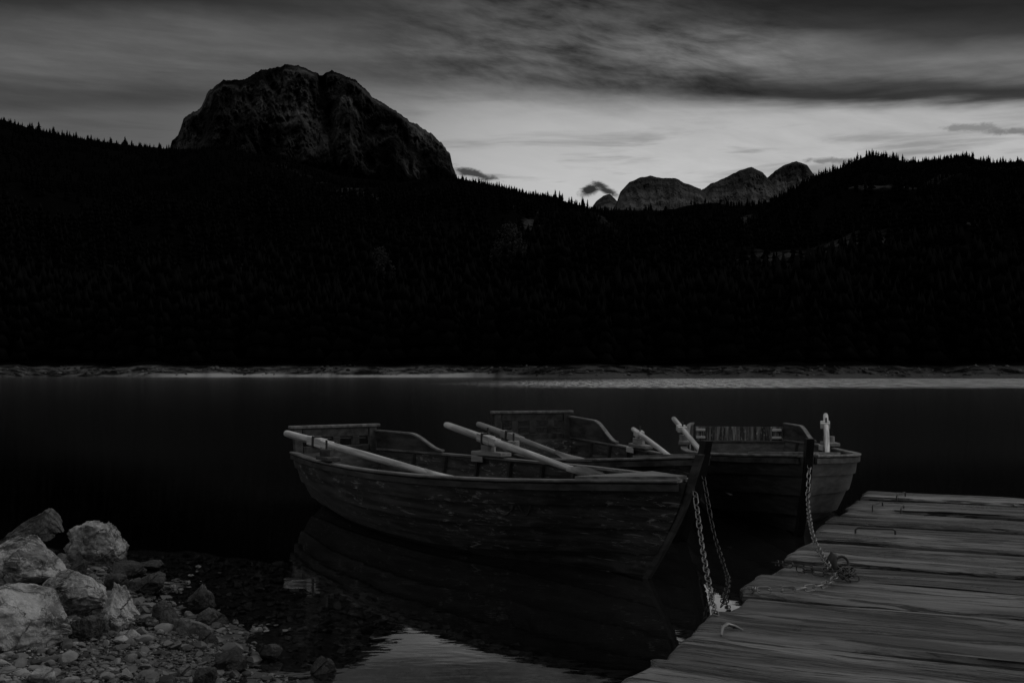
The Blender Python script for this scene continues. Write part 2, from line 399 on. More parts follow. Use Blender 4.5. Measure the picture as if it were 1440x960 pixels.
def f_hill(n, b):
    p = posvec(n); ps = n.new('ShaderNodeSeparateXYZ'); n.l.new(p, ps.inputs[0])
    k = n.noise(p, .02, 6, .6); f_ = n.noise(p, .12, 5, .65)
    scree = n.m('MULTIPLY', n.sm(n.noise(n.vscale(p, (1, 1, .5)), .0045, 5, .6, .6), .60, .66), n.sm(f_, .42, .6))
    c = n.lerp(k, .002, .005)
    c = n.lerp(n.m('MULTIPLY', scree, .5), c, .05)
    for (bx, bz, rx_, rz_) in SCARS:
        u = n.m('DIVIDE', n.m('SUBTRACT', ps.outputs[0], bx), rx_); v = n.m('DIVIDE', n.m('SUBTRACT', ps.outputs[2], bz), rz_)
        r_ = n.m('ADD', n.m('SQRT', n.m('ADD', n.m('MULTIPLY', u, u), n.m('MULTIPLY', v, v))), n.m('MULTIPLY', n.m('SUBTRACT', n.noise(n.vscale(p, (.03, .01, .09)), 1, 6, .7), .5), 3.2))
        c = n.lerp(n.m('MULTIPLY', n.sm(r_, 1.1, .3), n.sm(f_, .38, .58)), c, .05)
    zz = n.m('ADD', ps.outputs[2], n.m('MULTIPLY', n.m('SUBTRACT', n.noise(n.vscale(p, (.06, .06, .2)), 1, 5, .6), .5), 2.4))
    bank = n.sm(zz, 3.4, 2.4); beach = n.sm(zz, 1.1, .5)
    lft = n.sm(ps.outputs[0], 10, -20)
    c = n.lerp(bank, c, n.m('MULTIPLY', n.sm(n.noise(n.vscale(p, (.16, .3, .6)), 1, 6, .7), .40, .66, .012, .15), n.lerp(lft, .55, 1.0)))
    c = n.lerp(n.m('MULTIPLY', beach, n.m('MULTIPLY', n.sm(ps.outputs[0], -125, -85), n.sm(n.noise(n.vscale(p, (.05, .01, 0)), 1, 4, .6), .32, .5))), c, n.lerp(lft, .08, .40))
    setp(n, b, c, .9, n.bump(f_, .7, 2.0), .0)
def f_mtn(n, b):
    p = posvec(n)
    k = n.noise(n.vscale(p, (1, .6, .36)), .011, 11, .72, .25); m_ = n.noise(p, .004, 5, .6, .4); st = n.noise(n.vscale(p, (1.6, .6, .5)), .015, 8, .7, .25)
    c = n.lerp(n.sm(k, .38, .68), .010, .12)
    c = n.m('MULTIPLY', c, n.sm(m_, .36, .64, .2, 1.4))
    c = n.m('MULTIPLY', c, n.m('ADD', .55, n.m('MULTIPLY', st, .9)))
    ps = n.new('ShaderNodeSeparateXYZ'); n.l.new(p, ps.inputs[0])
    veg = n.sm(n.m('ADD', ps.outputs[2], n.m('MULTIPLY', n.m('SUBTRACT', n.noise(p, .006, 7, .65), .5), 420)), 545, 480)   # dwarf pine climbing the ledges
    c = n.lerp(veg, c, .004)
    setp(n, b, c, .95, n.bump(n.m('ADD', k, n.m('MULTIPLY', st, .7)), 1.0, 30.0), .0)
M_MTN = mat('dark_limestone_cliff', f_mtn)
def f_peak(n, b):
    p = posvec(n); k = n.noise(n.vscale(p, (1, 1, 1.6)), .008, 8, .66, .6); m_ = n.noise(p, .0025, 5, .6)
    g_ = n.new('ShaderNodeTexCoord'); gs = n.new('ShaderNodeSeparateXYZ'); n.l.new(g_.outputs['Generated'], gs.inputs[0])
    scr = n.sm(n.m('ADD', gs.outputs[2], n.m('MULTIPLY', n.m('SUBTRACT', m_, .5), .9)), .85, .45)      # pale scree on the lower slopes
    setp(n, b, n.m('MULTIPLY', n.lerp(n.sm(k, .38, .64), .025, .075), n.lerp(scr, .7, 1.5)), .95, n.bump(k, .8, 12.0), .0)
M_PEAK = mat('far_limestone_peak', f_peak)
def f_leaf(n, b):
    p = posvec(n); k = n.noise(p, .15, 3, .6)
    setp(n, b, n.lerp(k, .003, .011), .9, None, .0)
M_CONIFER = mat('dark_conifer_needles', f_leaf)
M_LEAF = mat('pale_broad_leaves', lambda n, b: setp(n, b, n.lerp(n.noise(posvec(n), .8, 3, .6), .006, .028), .8, None, .1))
M_BARK = mat('bark', lambda n, b: setp(n, b, n.lerp(n.noise(posvec(n), 3, 3, .6), .02, .05), .9, None, .1))

# ------------------------------------------------------------------ water
SH0, SHN = np.array((-.83, 3.92)), np.array((-.84, -.54))     # near shoreline: a point and the landward normal
def f_water(n, b):
    outn = [k for k in n.n if k.type == 'OUTPUT_MATERIAL'][0]; n.n.remove(b)
    p = posvec(n); ps = n.new('ShaderNodeSeparateXYZ'); n.l.new(p, ps.inputs[0]); X, Y, Z = ps.outputs
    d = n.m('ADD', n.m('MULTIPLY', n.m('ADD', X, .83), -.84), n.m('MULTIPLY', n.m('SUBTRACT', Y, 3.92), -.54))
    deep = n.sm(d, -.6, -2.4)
    wob = n.m('SUBTRACT', n.noise(n.vscale(p, (.03, .012, 0)), 1, 4, .6), .5)
    gr = n.m('SUBTRACT', n.noise(n.vscale(p, (1.8, .12, 0)), 1, 5, .8), .5)
    yy = n.m('ADD', Y, n.m('ADD', n.m('MULTIPLY', wob, 14), n.m('MULTIPLY', gr, n.m('MULTIPLY', Y, .22))))
    edge = n.m('ADD', n.m('SUBTRACT', X, -12), n.m('MULTIPLY', n.m('ABSOLUTE', n.m('SUBTRACT', Y, 112)), -.22))
    wind = n.m('MULTIPLY', n.m('MULTIPLY', n.sm(yy, 74, 92), n.sm(yy, 255, 200)), n.sm(n.m('ADD', edge, n.m('MULTIPLY', wob, 30)), -3, 24))
    wind = n.m('MULTIPLY', wind, n.sm(gr, -.12, .10, .10, 1.0))
    r1 = n.noise(n.vscale(p, (2.6, 5.5, 0)), 1, 3, .5, .2); r2 = n.noise(n.vscale(p, (.5, 1.1, 0)), 1, 2, .5)
    r3 = n.noise(n.vscale(p, (12, 22, 0)), 1, 2, .5)
    h = n.m('ADD', n.m('MULTIPLY', r2, .8), n.m('ADD', n.m('MULTIPLY', r1, .22), n.m('MULTIPLY', r3, .035)))
    nb = n.bump(h, 1.0, .0045)
    rw = n.noise(n.vscale(p, (1.6, .9, 0)), 1, 3, .6)
    fr = n.new('ShaderNodeFresnel'); fr.inputs[0].default_value = 1.75; n.l.new(nb, fr.inputs[1])
    gl = n.new('ShaderNodeBsdfGlossy'); gl.inputs['Color'].default_value = (1, 1, 1, 1); n.l.new(nb, gl.inputs['Normal'])
    n.put(gl.inputs['Roughness'], n.lerp(wind, n.sm(Y, 7, 16, .010, .10), .36))
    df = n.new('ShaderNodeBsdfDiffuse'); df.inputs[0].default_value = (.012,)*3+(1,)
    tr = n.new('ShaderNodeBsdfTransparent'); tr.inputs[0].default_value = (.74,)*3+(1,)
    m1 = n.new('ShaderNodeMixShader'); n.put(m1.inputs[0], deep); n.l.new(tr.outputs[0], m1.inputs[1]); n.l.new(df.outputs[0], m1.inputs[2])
    m2 = n.new('ShaderNodeMixShader'); n.put(m2.inputs[0], fr.outputs[0]); n.l.new(m1.outputs[0], m2.inputs[1]); n.l.new(gl.outputs[0], m2.inputs[2])
    n.l.new(m2.outputs[0], outn.inputs[0])
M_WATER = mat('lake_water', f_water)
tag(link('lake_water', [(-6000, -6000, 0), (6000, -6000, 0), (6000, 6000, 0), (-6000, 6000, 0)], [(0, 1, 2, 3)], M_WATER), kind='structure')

# near shore and lake bed: one sheet out to beyond the far shore
def gz(X, Y):
    X = np.asarray(X, float); Y = np.asarray(Y, float)
    d = (X-SH0[0])*SHN[0]+(Y-SH0[1])*SHN[1]
    e_ = (6.75-Y)*.97-(X+3.0)*.20
    d = -.35*np.log(np.exp(-np.clip(d, -60, 60)/.35)+np.exp(-np.clip(e_, -60, 60)/.35))
    d = d+.10*vnoise(stack(X*1.7, Y*1.7, 0.*X), 3)+.22*vnoise(stack(X*.6, Y*.6, 0.*X), 9)
    z_ = np.where(d > 0, np.minimum(.085*d, .085*3+.02*d), np.where(d > -.9, .11*d, -.099+.34*(d+.9)))
    z_ = np.maximum(z_, -3.0)
    return z_+.012*fbm(stack(X*5, Y*5, 0.*X), 3, 5)
gx = np.concatenate([-np.geomspace(500, 6.2, 24), np.linspace(-6, 6, 180), np.geomspace(6.2, 500, 24)])
gy = np.concatenate([np.linspace(-60, -1, 12), np.linspace(-.9, 9, 160), np.geomspace(9.2, 420, 24)])
GX, GY = np.meshgrid(gx, gy); GZ = gz(GX, GY)
def grid_faces(r, c):
    i = np.arange(r*c).reshape(r, c); return np.stack([i[:-1, :-1], i[:-1, 1:], i[1:, 1:], i[1:, :-1]], -1).reshape(-1, 4)
tag(link('lake_bed', np.stack([GX, GY, GZ], -1).reshape(-1, 3), grid_faces(*GX.shape), M_BED, smooth=180), kind='structure')

# ------------------------------------------------------------------ hills
RIDGE = [(-2600, 60), (-1200, 60), (-500, 90), (-200, 118), (0, 168), (40, 180), (100, 193), (160, 202), (200, 206), (245, 210), (300, 209), (370, 218), (430, 232), (480, 248), (560, 257), (640, 250), (700, 262),
         (760, 277), (800, 290), (840, 296), (870, 296), (950, 297), (1030, 297), (1080, 285), (1150, 256), (1170, 248), (1200, 233), (1220, 226), (1250, 224), (1280, 229), (1340, 222), (1352, 219), (1372, 224), (1400, 229),
         (1440, 227), (1550, 214), (1750, 190), (2100, 150), (2800, 90), (4200, 60)]
rx = np.array([r[0] for r in RIDGE], float); ry = np.array([r[1] for r in RIDGE], float)
RD = lambda px: np.interp(px, [-600, 0, 300, 500, 800, 1000, 1200, 1600], [1500, 1750, 2000, 2150, 1900, 1900, 1800, 1600])
def ridge(px): D_ = RD(px); return D_, H+(HOR-np.interp(px, rx, ry))/F*D_
def hillz(px, t):                        # t: 0 far shore .. 1 ridge .. 1.3 beyond
    D_, Z_ = ridge(px)
    sh = 296+18*np.sin(px*.004+1)+6*np.sin(px*.021)+2.5*vnoise(stack(px*.05, 0*px, 0*px), 2)
    d = sh+(D_-sh)*t
    X = (px-720)/F*d
    pr = np.where(t <= 1, np.clip(t, 0, 1)**1.12, 1-(t-1)*1.6)
    nz = fbm(stack(X*.006, d*.006, 0*d), 4, 21)*26*sstep(0, .15, t)*sstep(1.0, .8, np.minimum(t, 1))
    shelf = np.interp((d-sh), [-20, -4, 0, 2, 5, 9, 16], [-3, -1, 0, .55, 1.9, 2.6, 3.2])
    lump = .75*fbm(stack(X*.09, d*.15, 0*d), 4, 33)*sstep(0.5, 4, d-sh)
    z_ = shelf+lump+pr*(Z_-3.2)*sstep(6, 60, d-sh)*1.0+nz
    return X, d, z_
for sc in ((1105, 360, 62, 20), (1055, 314, 14, 16), (505, 282, 34, 20), (745, 316, 16, 12), (1240, 262, 60, 12), (480, 268, 20, 10), (1200, 345, 40, 14), (1020, 400, 30, 10)): scar(*sc)
M_HILL = mat('forest_floor_and_bank', f_hill)
pxs = np.concatenate([np.linspace(-2600, -100, 90), np.linspace(-90, 1530, 560), np.linspace(1540, 4200, 90)])
ts = np.concatenate([np.linspace(-.008, .014, 22), np.linspace(.016, 1, 110), np.linspace(1.02, 1.35, 10)])
PX, TS = np.meshgrid(pxs, ts)
hx, hy, hz = hillz(PX, TS)
tag(link('forested_hills', np.stack([hx, hy, hz], -1).reshape(-1, 3), grid_faces(*PX.shape), M_HILL, smooth=180), kind='structure')

# the big rock mountain and the far peaks: domes swept about their own crest
def massif(name, prof, D0, depth, mt, seed, amp, nu, nd, base, crease=None, jag=.6):
    p = np.array(prof, float)
    xs = np.linspace(p[0, 0], p[-1, 0], nu)
    cr = np.interp(xs, p[:, 0], p[:, 1])+jag*fbm(stack(xs*.13, 0*xs, 0*xs+seed), 5, seed, .62)
    rc = (HOR-cr)/F; rb = (HOR-base)/F                       # slope to the crest and to the foot
    tt = np.concatenate([np.linspace(-1, 0, nd)**3*.35+np.linspace(-1, 0, nd)*.65, np.linspace(0, 1, nd//3)[1:]])
    XX, TT = np.meshgrid(xs, tt)
    fall = np.where(TT < 0, 1-np.abs(TT)**1.05, 1-np.abs(TT)**1.2)
    d = D0+TT*depth
    rr = rb+(rc-rb)*fall; rr = np.where(rc < rb, rc*fall, rr)
    row = HOR-rr*F
    X0 = (XX-720)/F*D0; Z0 = rr*D0
    edge = np.minimum(1, np.abs(TT)*22)
    g = ridged(stack(X0*.0075, Z0*.0016, 0*X0), 5, seed+9)*amp+ridged(stack(X0*.009+Z0*.004, Z0*.004-X0*.002, 0*X0), 6, seed+2, .62)*amp*.6+fbm(stack(X0*.04, Z0*.025, 0*X0), 5, seed+3, .65)*amp*.4
    if crease is not None:
        xc = np.interp(row, crease[0], crease[1]); g = g-np.exp(-((XX-xc)/7)**2)*amp*2.2*sstep(base, base-60, row)
    d = d-g*edge
    X = (XX-720)/F*d; Z = H+rr*d
    return tag(link(name, np.stack([X, d, Z], -1).reshape(-1, 3), grid_faces(*XX.shape), mt, smooth=180), kind='structure')
MTN = [(190, 300), (225, 236), (238, 212), (242, 200), (250, 190), (258, 168), (283, 150), (293, 127), (313, 113), (325, 111), (335, 115), (343, 112), (363, 100), (393, 93), (403, 91), (413, 94), (420, 92), (433, 98), (449, 107), (453, 103), (467, 99), (487, 110), (497, 112), (513, 122),
       (523, 135), (543, 148), (573, 167), (600, 183), (620, 200), (633, 217), (637, 236), (645, 258), (690, 330)]
massif('mountain', MTN, 3000, 800, M_MTN, 40, 80, 620, 260, 330, ([100, 150, 210, 300], [450, 459, 468, 480]), 2.0)
PK1 = [(858, 300), (866, 287), (872, 270), (885, 256), (900, 250), (915, 247), (930, 250), (950, 251), (965, 258), (985, 266), (1010, 290), (1020, 300)]
massif('distant_peak', PK1, 4900, 1000, M_PEAK, 60, 70, 260, 130, 310)
PK2 = [(960, 300), (985, 268), (1000, 258), (1020, 250), (1040, 240), (1057, 235), (1072, 242), (1090, 262), (1110, 290)]
massif('distant_peak', PK2, 5300, 1000, M_PEAK, 70, 70, 260, 130, 310)
PK3 = [(1050, 290), (1078, 251), (1090, 240), (1105, 231), (1120, 227), (1135, 232), (1143, 243), (1160, 262), (1180, 290)]
massif('distant_peak', PK3, 5700, 1000, M_PEAK, 80, 70, 260, 130, 310)
PK4 = [(826, 300), (838, 284), (848, 275), (858, 273), (868, 282), (880, 300)]
massif('distant_peak', PK4, 6300, 800, M_PEAK, 90, 40, 100, 60, 310)

# ------------------------------------------------------------------ conifers
def conifer(seed, tiers, n, jag=.35):
    r = random.Random(seed); vs, fs = [], []
    def ring(z_, rad):
        b = len(vs); o = r.random()*6
        for j in range(n):
            k = rad*(1+jag*(r.random()*2-1))*(1.15 if j % 2 else .8); vs.append((math.cos(o+j*2*math.pi/n)*k, math.sin(o+j*2*math.pi/n)*k, z_-.02*r.random())); 
        return b
    for t in range(tiers):
        f0 = t/tiers; z0 = .10+.80*f0; z1 = min(1.0, z0+1.5*.9/tiers) if t < tiers-1 else 1.0
        b = ring(z0, .17*(1-f0)**.85+.012); vs.append((0, 0, z1)); top = len(vs)-1
        fs += [(b+j, b+(j+1) % n, top) for j in range(n)]
        vs.append((0, 0, z0+.03)); c = len(vs)-1
        fs += [(b+(j+1) % n, b+j, c) for j in range(n)]
    b = len(vs); vs += [(.02*math.cos(j*2.1), .02*math.sin(j*2.1), z_) for z_ in (-.08, .3) for j in range(3)]
    fs += [(b+j, b+(j+1) % 3, b+3+(j+1) % 3) for j in range(3)]+[(b+j, b+3+(j+1) % 3, b+3+j) for j in range(3)]
    return np.array(vs), np.array(fs)
tmpl = [conifer(s_, 5, 6) for s_ in range(5)]
V, FF, off = [], [], 0
def plant(n_, t0, t1, px0, px1, h0, h1, pw=1.0):
    global off
    px = rng.uniform(px0, px1, n_); t = t0+(t1-t0)*rng.random(n_)**pw
    X, d, z_ = hillz(px, t)
    near = np.zeros(n_, bool)
    for (bx, bz, rx_, rz_) in SCARS: near |= ((X-bx)/rx_)**2+((z_-bz)/rz_)**2 < .8
    clear = fbm(stack(X*.0045, d*.0045, 0*d), 3, 77) > .8
    for i in np.nonzero(~(clear > .5 if clear.dtype != bool else clear) & ~near)[0]:
        v, f = tmpl[rng.integers(5)]; h_ = rng.uniform(h0, h1)*(.75+.5*rng.random()); c, s_ = math.cos(i), math.sin(i); wd = h_*rng.uniform(.85, 1.25)
        V.append(np.stack([X[i]+(v[:, 0]*c-v[:, 1]*s_)*wd, d[i]+(v[:, 0]*s_+v[:, 1]*c)*wd, z_[i]-.3+v[:, 2]*h_], -1)); FF.append(f+off); off += len(v)
plant(2600, .012, .10, -500, 1940, 15, 24)
plant(5200, .10, .45, -400, 1840, 13, 20)
plant(14000, .45, .96, -200, 1640, 7, 11)
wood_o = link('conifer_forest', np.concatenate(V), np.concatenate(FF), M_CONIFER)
tag(wood_o, 'dense black conifer forest covering the hillsides across the lake', 'forest', kind='stuff')
# skyline conifers, each its own tree
tproto = []
for k in range(6):
    v, f = conifer(100+k, 8, 9, .4); me = bpy.data.meshes.new('conifer_tree'); me.from_pydata([tuple(q_) for q_ in v], [], [tuple(q_) for q_ in f.tolist()]); me.materials.append(M_CONIFER); tproto.append(me)
def skyline(px0, px1, step, h0, h1, label, group):
    px = px0
    while px < px1:
        for _ in range(1):
            q_ = px+random.uniform(-step, step)*.5; t = random.uniform(.965, 1.0)
            X, d, z_ = hillz(np.array([q_]), np.array([t]))
            o = bpy.data.objects.new('conifer_tree', random.choice(tproto)); COL.objects.link(o)
            h_ = random.uniform(h0, h1)*(.55+.9*abs(math.sin(q_*.19)+.6*math.sin(q_*.43+1))*.6+(.35 if random.random() < .15 else 0)); wd = h_*random.uniform(1.0, 1.7)
            o.location = (X[0], d[0], z_[0]-.8); o.scale = (wd, wd, h_); o.rotation_euler = (0, 0, random.uniform(0, 6))
            tag(o, label, 'conifer', group)
        px += step*random.uniform(.6, 1.4)
skyline(-8, 250, 2.45, 7, 12, 'dark pointed conifer on the left skyline ridge beside the big mountain', 'conifers on the left skyline')
skyline(640, 872, 4.2, 5.5, 10, 'dark conifer on the low saddle skyline between mountain and far peaks', 'conifers on the saddle skyline')
skyline(872, 1045, 5.5, 5.5, 10, 'dark conifer on the ridge below the far pale peaks', 'conifers below the far peaks')
skyline(1045, 1450, 4.4, 4.5, 8.5, 'dark conifer on the right skyline hill', 'conifers on the right skyline')
# paler broadleaf trees standing out of the wood
def leafy(px, t, h_, label, seed):
    r = random.Random(seed); X, d, z_ = hillz(np.array([float(px)]), np.array([t])); root = empty('leafy_tree', (X[0], d[0], z_[0]-.3))
    tag(root, label, 'tree', 'paler trees in the dark forest')
    m_ = MB(); m_.tube([(0, 0, 0), (.2, 0, h_*.4), (0, .2, h_*.8)], [h_*.025, h_*.018, h_*.006], 6); m_.build('trunk', M_BARK, root)
    vs, fs = [], []
    for i in range(1500):
        u = Vector((r.gauss(0, 1), r.gauss(0, 1), r.gauss(0, 1))).normalized()*(r.random()**.4)
        k = r.choice([(0, 0, .62, .36), (-.14, .05, .45, .26), (.15, -.04, .5, .24), (.02, .05, .82, .2)])
        c = Vector((k[0]*h_+u.x*k[3]*h_*.7, k[1]*h_+u.y*k[3]*h_*.7, k[2]*h_+u.z*k[3]*h_*.9)); sz = h_*.018*r.uniform(.6, 1.4)
        q1 = Vector((r.gauss(0, 1), r.gauss(0, 1), r.gauss(0, 1))).normalized(); q2 = q1.orthogonal().normalized()
        b = len(vs); vs += [c+q1*sz, c+q2*sz, c-q1*sz, c-q2*sz]; fs.append((b, b+1, b+2, b+3))
    link('crown', vs, fs, M_LEAF, root)
leafy(715, .10, 26, 'pale leafy tree alone in the dark forest above the middle of the far shore', 3)
leafy(532, .08, 24, 'pale leafy tree in the dark forest left of centre', 4)
leafy(572, .055, 17, 'small pale leafy tree low by the far bank left of centre', 5)

# stones and driftwood on the far bank
ico = None
def icos(sub):
    bm = bmesh.new(); bmesh.ops.create_icosphere(bm, subdivisions=sub, radius=1); bm.verts.index_update()
    v = np.array([tuple(q_.co) for q_ in bm.verts]); f = np.array([[q_.index for q_ in fc.verts] for fc in bm.faces]); bm.free(); return v, f
def stones(name, P, R, mt, sub=1, seed=0, flatz=(.45, .8), tones=None, smooth=None):
    v0, f0 = icos(sub); vs, fs, tn = [], [], []
    r = np.random.default_rng(seed); off_ = 0
    vars_ = []
    for k in range(14):
        v = v0.copy()
        for _ in range(9):
            nn = r.normal(size=3); nn /= np.linalg.norm(nn); c = r.uniform(.45, .8); dd = v@nn; v = v-np.outer(np.maximum(dd-c, 0), nn)
        v *= (1+.12*vnoise(v*2+k*7, k))[:, None]; vars_.append(v)
    for p, rd in zip(P, R):
        v = vars_[r.integers(14)]*np.array([1, r.uniform(.6, .95), r.uniform(*flatz)])*rd
        a_ = r.uniform(0, 6.28); b_ = r.normal()*.25; ca, sa, cb, sb = math.cos(a_), math.sin(a_), math.cos(b_), math.sin(b_)
        v = v@np.array([[1, 0, 0], [0, cb, -sb], [0, sb, cb]]).T; v = v@np.array([[ca, -sa, 0], [sa, ca, 0], [0, 0, 1]]).T
        vs.append(v+p); fs.append(f0+off_); off_ += len(v); tn.append(np.full(len(v), min(1, max(0, r.normal(.42, .3)))))
    o = link(name, np.concatenate(vs), np.concatenate(fs), mt, smooth=smooth)
    at_ = o.data.attributes.new('tone', 'FLOAT', 'POINT'); at_.data.foreach_set('value', np.concatenate(tn).astype(np.float32))
    return o
bpx = rng.uniform(-80, 1520, 420); bt = rng.uniform(.001, .0055, 420); bX, bD, bZ = hillz(bpx, bt)
M_BANK = mat('bank_stone', lambda n, b: setp(n, b, n.m('MULTIPLY', n.lerp(n.new('ShaderNodeAttribute', attribute_name='tone').outputs['Fac'], .025, .16), n.m('ADD', .5, n.noise(posvec(n), 1.5, 4, .6))), .9, None, .1))
tag(stones('bank_stones', np.stack([bX, bD, bZ], -1), rng.uniform(.3, 1.1, 420), M_BANK, 1, 5, (.4, .7)), 'grey stones strewn along the far bank below the forest', 'stones', kind='stuff')

# ------------------------------------------------------------------ near shore: boulders and gravel
def ground_at(px, py, wl=False):
    Y = 5.0
    for _ in range(30):
        X = (px-720)/F*Y; z_ = 0.0 if wl else max(0.0, float(gz(X, Y))); Y = (H-z_)*F/(py-HOR)
    return Vector(((px-720)/F*Y, Y, z_))
def rock(label, x0, x1, y0, y1, mt, seed, sub=6, dep=.8, chop=16, rough=.10, bury=.22, lean=0.0, cat='rock', name='boulder', group=None, top=None, skew=0.0):
    r = np.random.default_rng(seed); g = ground_at((x0+x1)/2, y1); s_ = g.y/F
    W, Hh = (x1-x0)*s_, (y1-y0)*s_
    v, f = icos(sub)
    for k in range(chop):
        nn = r.normal(size=3)*np.array([1, 1, .8]); nn /= np.linalg.norm(nn); c = r.uniform(.48, .82); dd = v@nn
        v = v-np.outer(np.maximum(dd-c, 0)*.97, nn)
    v = v*(1+rough*.9*fbm(v*1.7+seed, 5, seed, .55)+rough*.45*ridged(v*3+seed*3, 6, seed+4, .6)-rough*.7*np.maximum(0, ridged(v*np.array([1.3, 1.3, 3.2])+seed*2, 3, seed+8)-.55))[:, None]
    v = v+.02*np.stack([fbm(v*9+seed, 3, seed+1), fbm(v*9+seed+50, 3, seed+2), fbm(v*9+seed+90, 3, seed+3)], -1)*rough*10
    mn, mx_ = v.min(0), v.max(0)
    v = (v-(mn+mx_)/2)/(mx_-mn)*2
    if top is not None: v[:, 2] = np.where(v[:, 2] > -.5, -.5+(v[:, 2]+.5)*np.interp(v[:, 0], top[0], top[1]), v[:, 2])
    v[:, 0] += skew*v[:, 2]
    cl, sl_ = math.cos(lean), math.sin(lean); v = np.stack([v[:, 0]*cl-v[:, 2]*sl_, v[:, 1], v[:, 0]*sl_+v[:, 2]*cl], -1)
    mn, mx_ = v.min(0), v.max(0); v = (v-(mn+mx_)/2)/(mx_-mn)*2
    Hf = Hh/(1-bury)
    v = v*np.array([W/2, W*dep/2, Hf/2])
    dpth = W*dep*.3
    o = link(name, v, f, mt, smooth=180); o.location = (g.x*(1+dpth/g.y), g.y+dpth, g.z+Hh-Hf/2)
    return tag(o, label, cat, group)
rock('large pale grey boulder at the left edge of the gravel, nearest the camera', -75, 106, 834, 917, M_ROCK, 3, dep=.9, rough=.07, bury=.12, chop=12, top=([-1, 0, .5, .8, 1], [1, 1.05, .95, .75, .5]))
rock('big rounded speckled boulder behind the nearest one at the left edge', -42, 107, 759, 835, M_ROCK, 8, dep=.8, rough=.07, chop=11, top=([-1, -.3, .1, .5, .85, 1], [.7, 1, 1.05, .85, .55, .4]))
rock('dark wedge shaped boulder farthest back at the water edge', 0, 90, 717, 769, M_ROCKD2, 21, dep=.8, rough=.10, chop=12, top=([-1, -.4, .1, .55, .85, 1], [.25, .55, .8, 1.15, .85, .5]))
rock('blocky grey boulder with a ragged right side standing in the water', 91, 181, 732, 795, M_ROCK, 17, dep=.8, rough=.12)
rock('streaked boulder leaning right in the middle of the boulder pile', 48, 155, 802, 869, M_ROCK, 29, dep=.8, rough=.09, chop=12, top=([-1, -.5, .0, .6, 1], [.35, .85, 1.1, .95, .6]))
rock('small upright pointed boulder at the right end of the pile', 134, 196, 820, 889, M_ROCK, 33, dep=.8, rough=.13, top=([-1, -.5, -.1, .3, 1], [.35, .7, 1.1, .9, .4]))
rock('low dark boulder in the shade under the streaked one', 92, 150, 866, 902, M_ROCKD, 37)
rock('small dark rock squeezed behind the streaked boulder', 98, 122, 788, 812, M_ROCKD, 41, 4)
rock('thin dark slab tilted beside the ragged boulder', 158, 206, 790, 812, M_ROCKD, 43, 4, chop=12)
rock('dark angular rock behind the upright pointed boulder', 148, 186, 806, 832, M_ROCKD, 47, 4)
rock('layered wet slab at the water right of the pile', 180, 236, 806, 836, M_ROCKD, 53, 4, chop=12, rough=.16)
rock('flat wet slab tip breaking the water behind the layered slab', 192, 229, 788, 800, M_ROCKD, 59, 4)
rock('round dark wet rock right of the upright boulder', 208, 253, 846, 882, M_ROCKD, 61, 4)
rock('pointed wet stone standing alone in the shallow water', 258, 306, 821, 857, M_ROCKD2, 67, 4, rough=.18, top=([-1, -.3, .4, .8, 1], [.2, .6, 1.15, .9, .4]))
rock('low dark stone in the water in front of the pointed wet stone', 276, 322, 857, 881, M_ROCKD, 71, 4)
rock('pale flat slab standing in for shiny reflecting water at the shore edge', 233, 300, 872, 893, M_ROCKP, 73, 4, dep=.6, chop=14, skew=-.3)  # pale colour paints the bright reflection of the water surface here
rock('smooth oval grey stone on the gravel below the upright boulder', 169, 199, 885, 903, M_ROCK, 79, 4, rough=.04)
rock('blunt dark stone right of the pale water-shine slab', 278, 309, 886, 911, M_ROCKD, 83, 4)
rock('broad speckled wet stone low on the gravel', 298, 347, 914, 947, M_ROCKD, 89, 4)
rock('whitish round pebble stone at the bottom of the gravel', 247, 269, 934, 955, M_ROCKP, 97, 4, rough=.04)
rock('small dark triangular stone at the right tip of the gravel', 364, 397, 905, 926, M_ROCKD, 101, 4)
rock('wet stone with a glint lying alone in the shallows at the bottom', 434, 472, 924, 947, M_ROCKD, 103, 4, bury=.5)
rock('dark mossy lump at the bottom edge of the gravel', 268, 306, 938, 972, M_ROCKD, 107, 4)
rock('flat pale stone on the gravel in front of the pointed boulder', 192, 226, 868, 884, M_ROCK, 109, 4)
rock('wide grey stone at the bottom left of the gravel', 40, 82, 938, 968, M_ROCK, 113, 4, rough=.05)
# gravel
P, R = [], []
tries = 0
while len(P) < 7500 and tries < 60000:
    tries += 1
    X = random.uniform(-4.2, 1.0); Y = random.uniform(2.6, 8.2)
    d = (X-SH0[0])*SHN[0]+(Y-SH0[1])*SHN[1]
    if d < -2.0 or d > 2.2 or abs(X) > .55*Y or Y > 7.0: continue
    if d < -.25 and random.random() < .35: continue
    if float(gz(X, Y)) < -.45: continue
    if d < .05 and random.random() < .4: continue
    rd = min(.05, .010+random.expovariate(1/.009))
    if d < -.05: rd = min(rd*1.3, .014+max(0, -d-.1)*.055)
    P.append((X, Y, float(gz(X, Y))+rd*.22)); R.append(rd)
tag(stones('gravel', np.array(P), np.array(R), M_PEB, 2, 9, (.35, .7), smooth=30), 'grey pebbles of the gravel beach running under the shallow water', 'gravel', kind='stuff')
P, R = [], []
for _ in range(60000):
    X = random.uniform(-3.2, .2); Y = random.uniform(3.2, 6.8)
    d = (X-SH0[0])*SHN[0]+(Y-SH0[1])*SHN[1]
    if d < -.03 or d > 1.6 or abs(X) > .52*Y or len(P) > 15000: continue
    rd = random.uniform(.004, .012); P.append((X, Y, float(gz(X, Y))+rd*.4)); R.append(rd)
tag(stones('fine_gravel', np.array(P), np.array(R), M_PEB, 1, 19, (.4, .8), smooth=30), 'fine grit and small stones filling the gaps between the beach pebbles', 'gravel', kind='stuff')

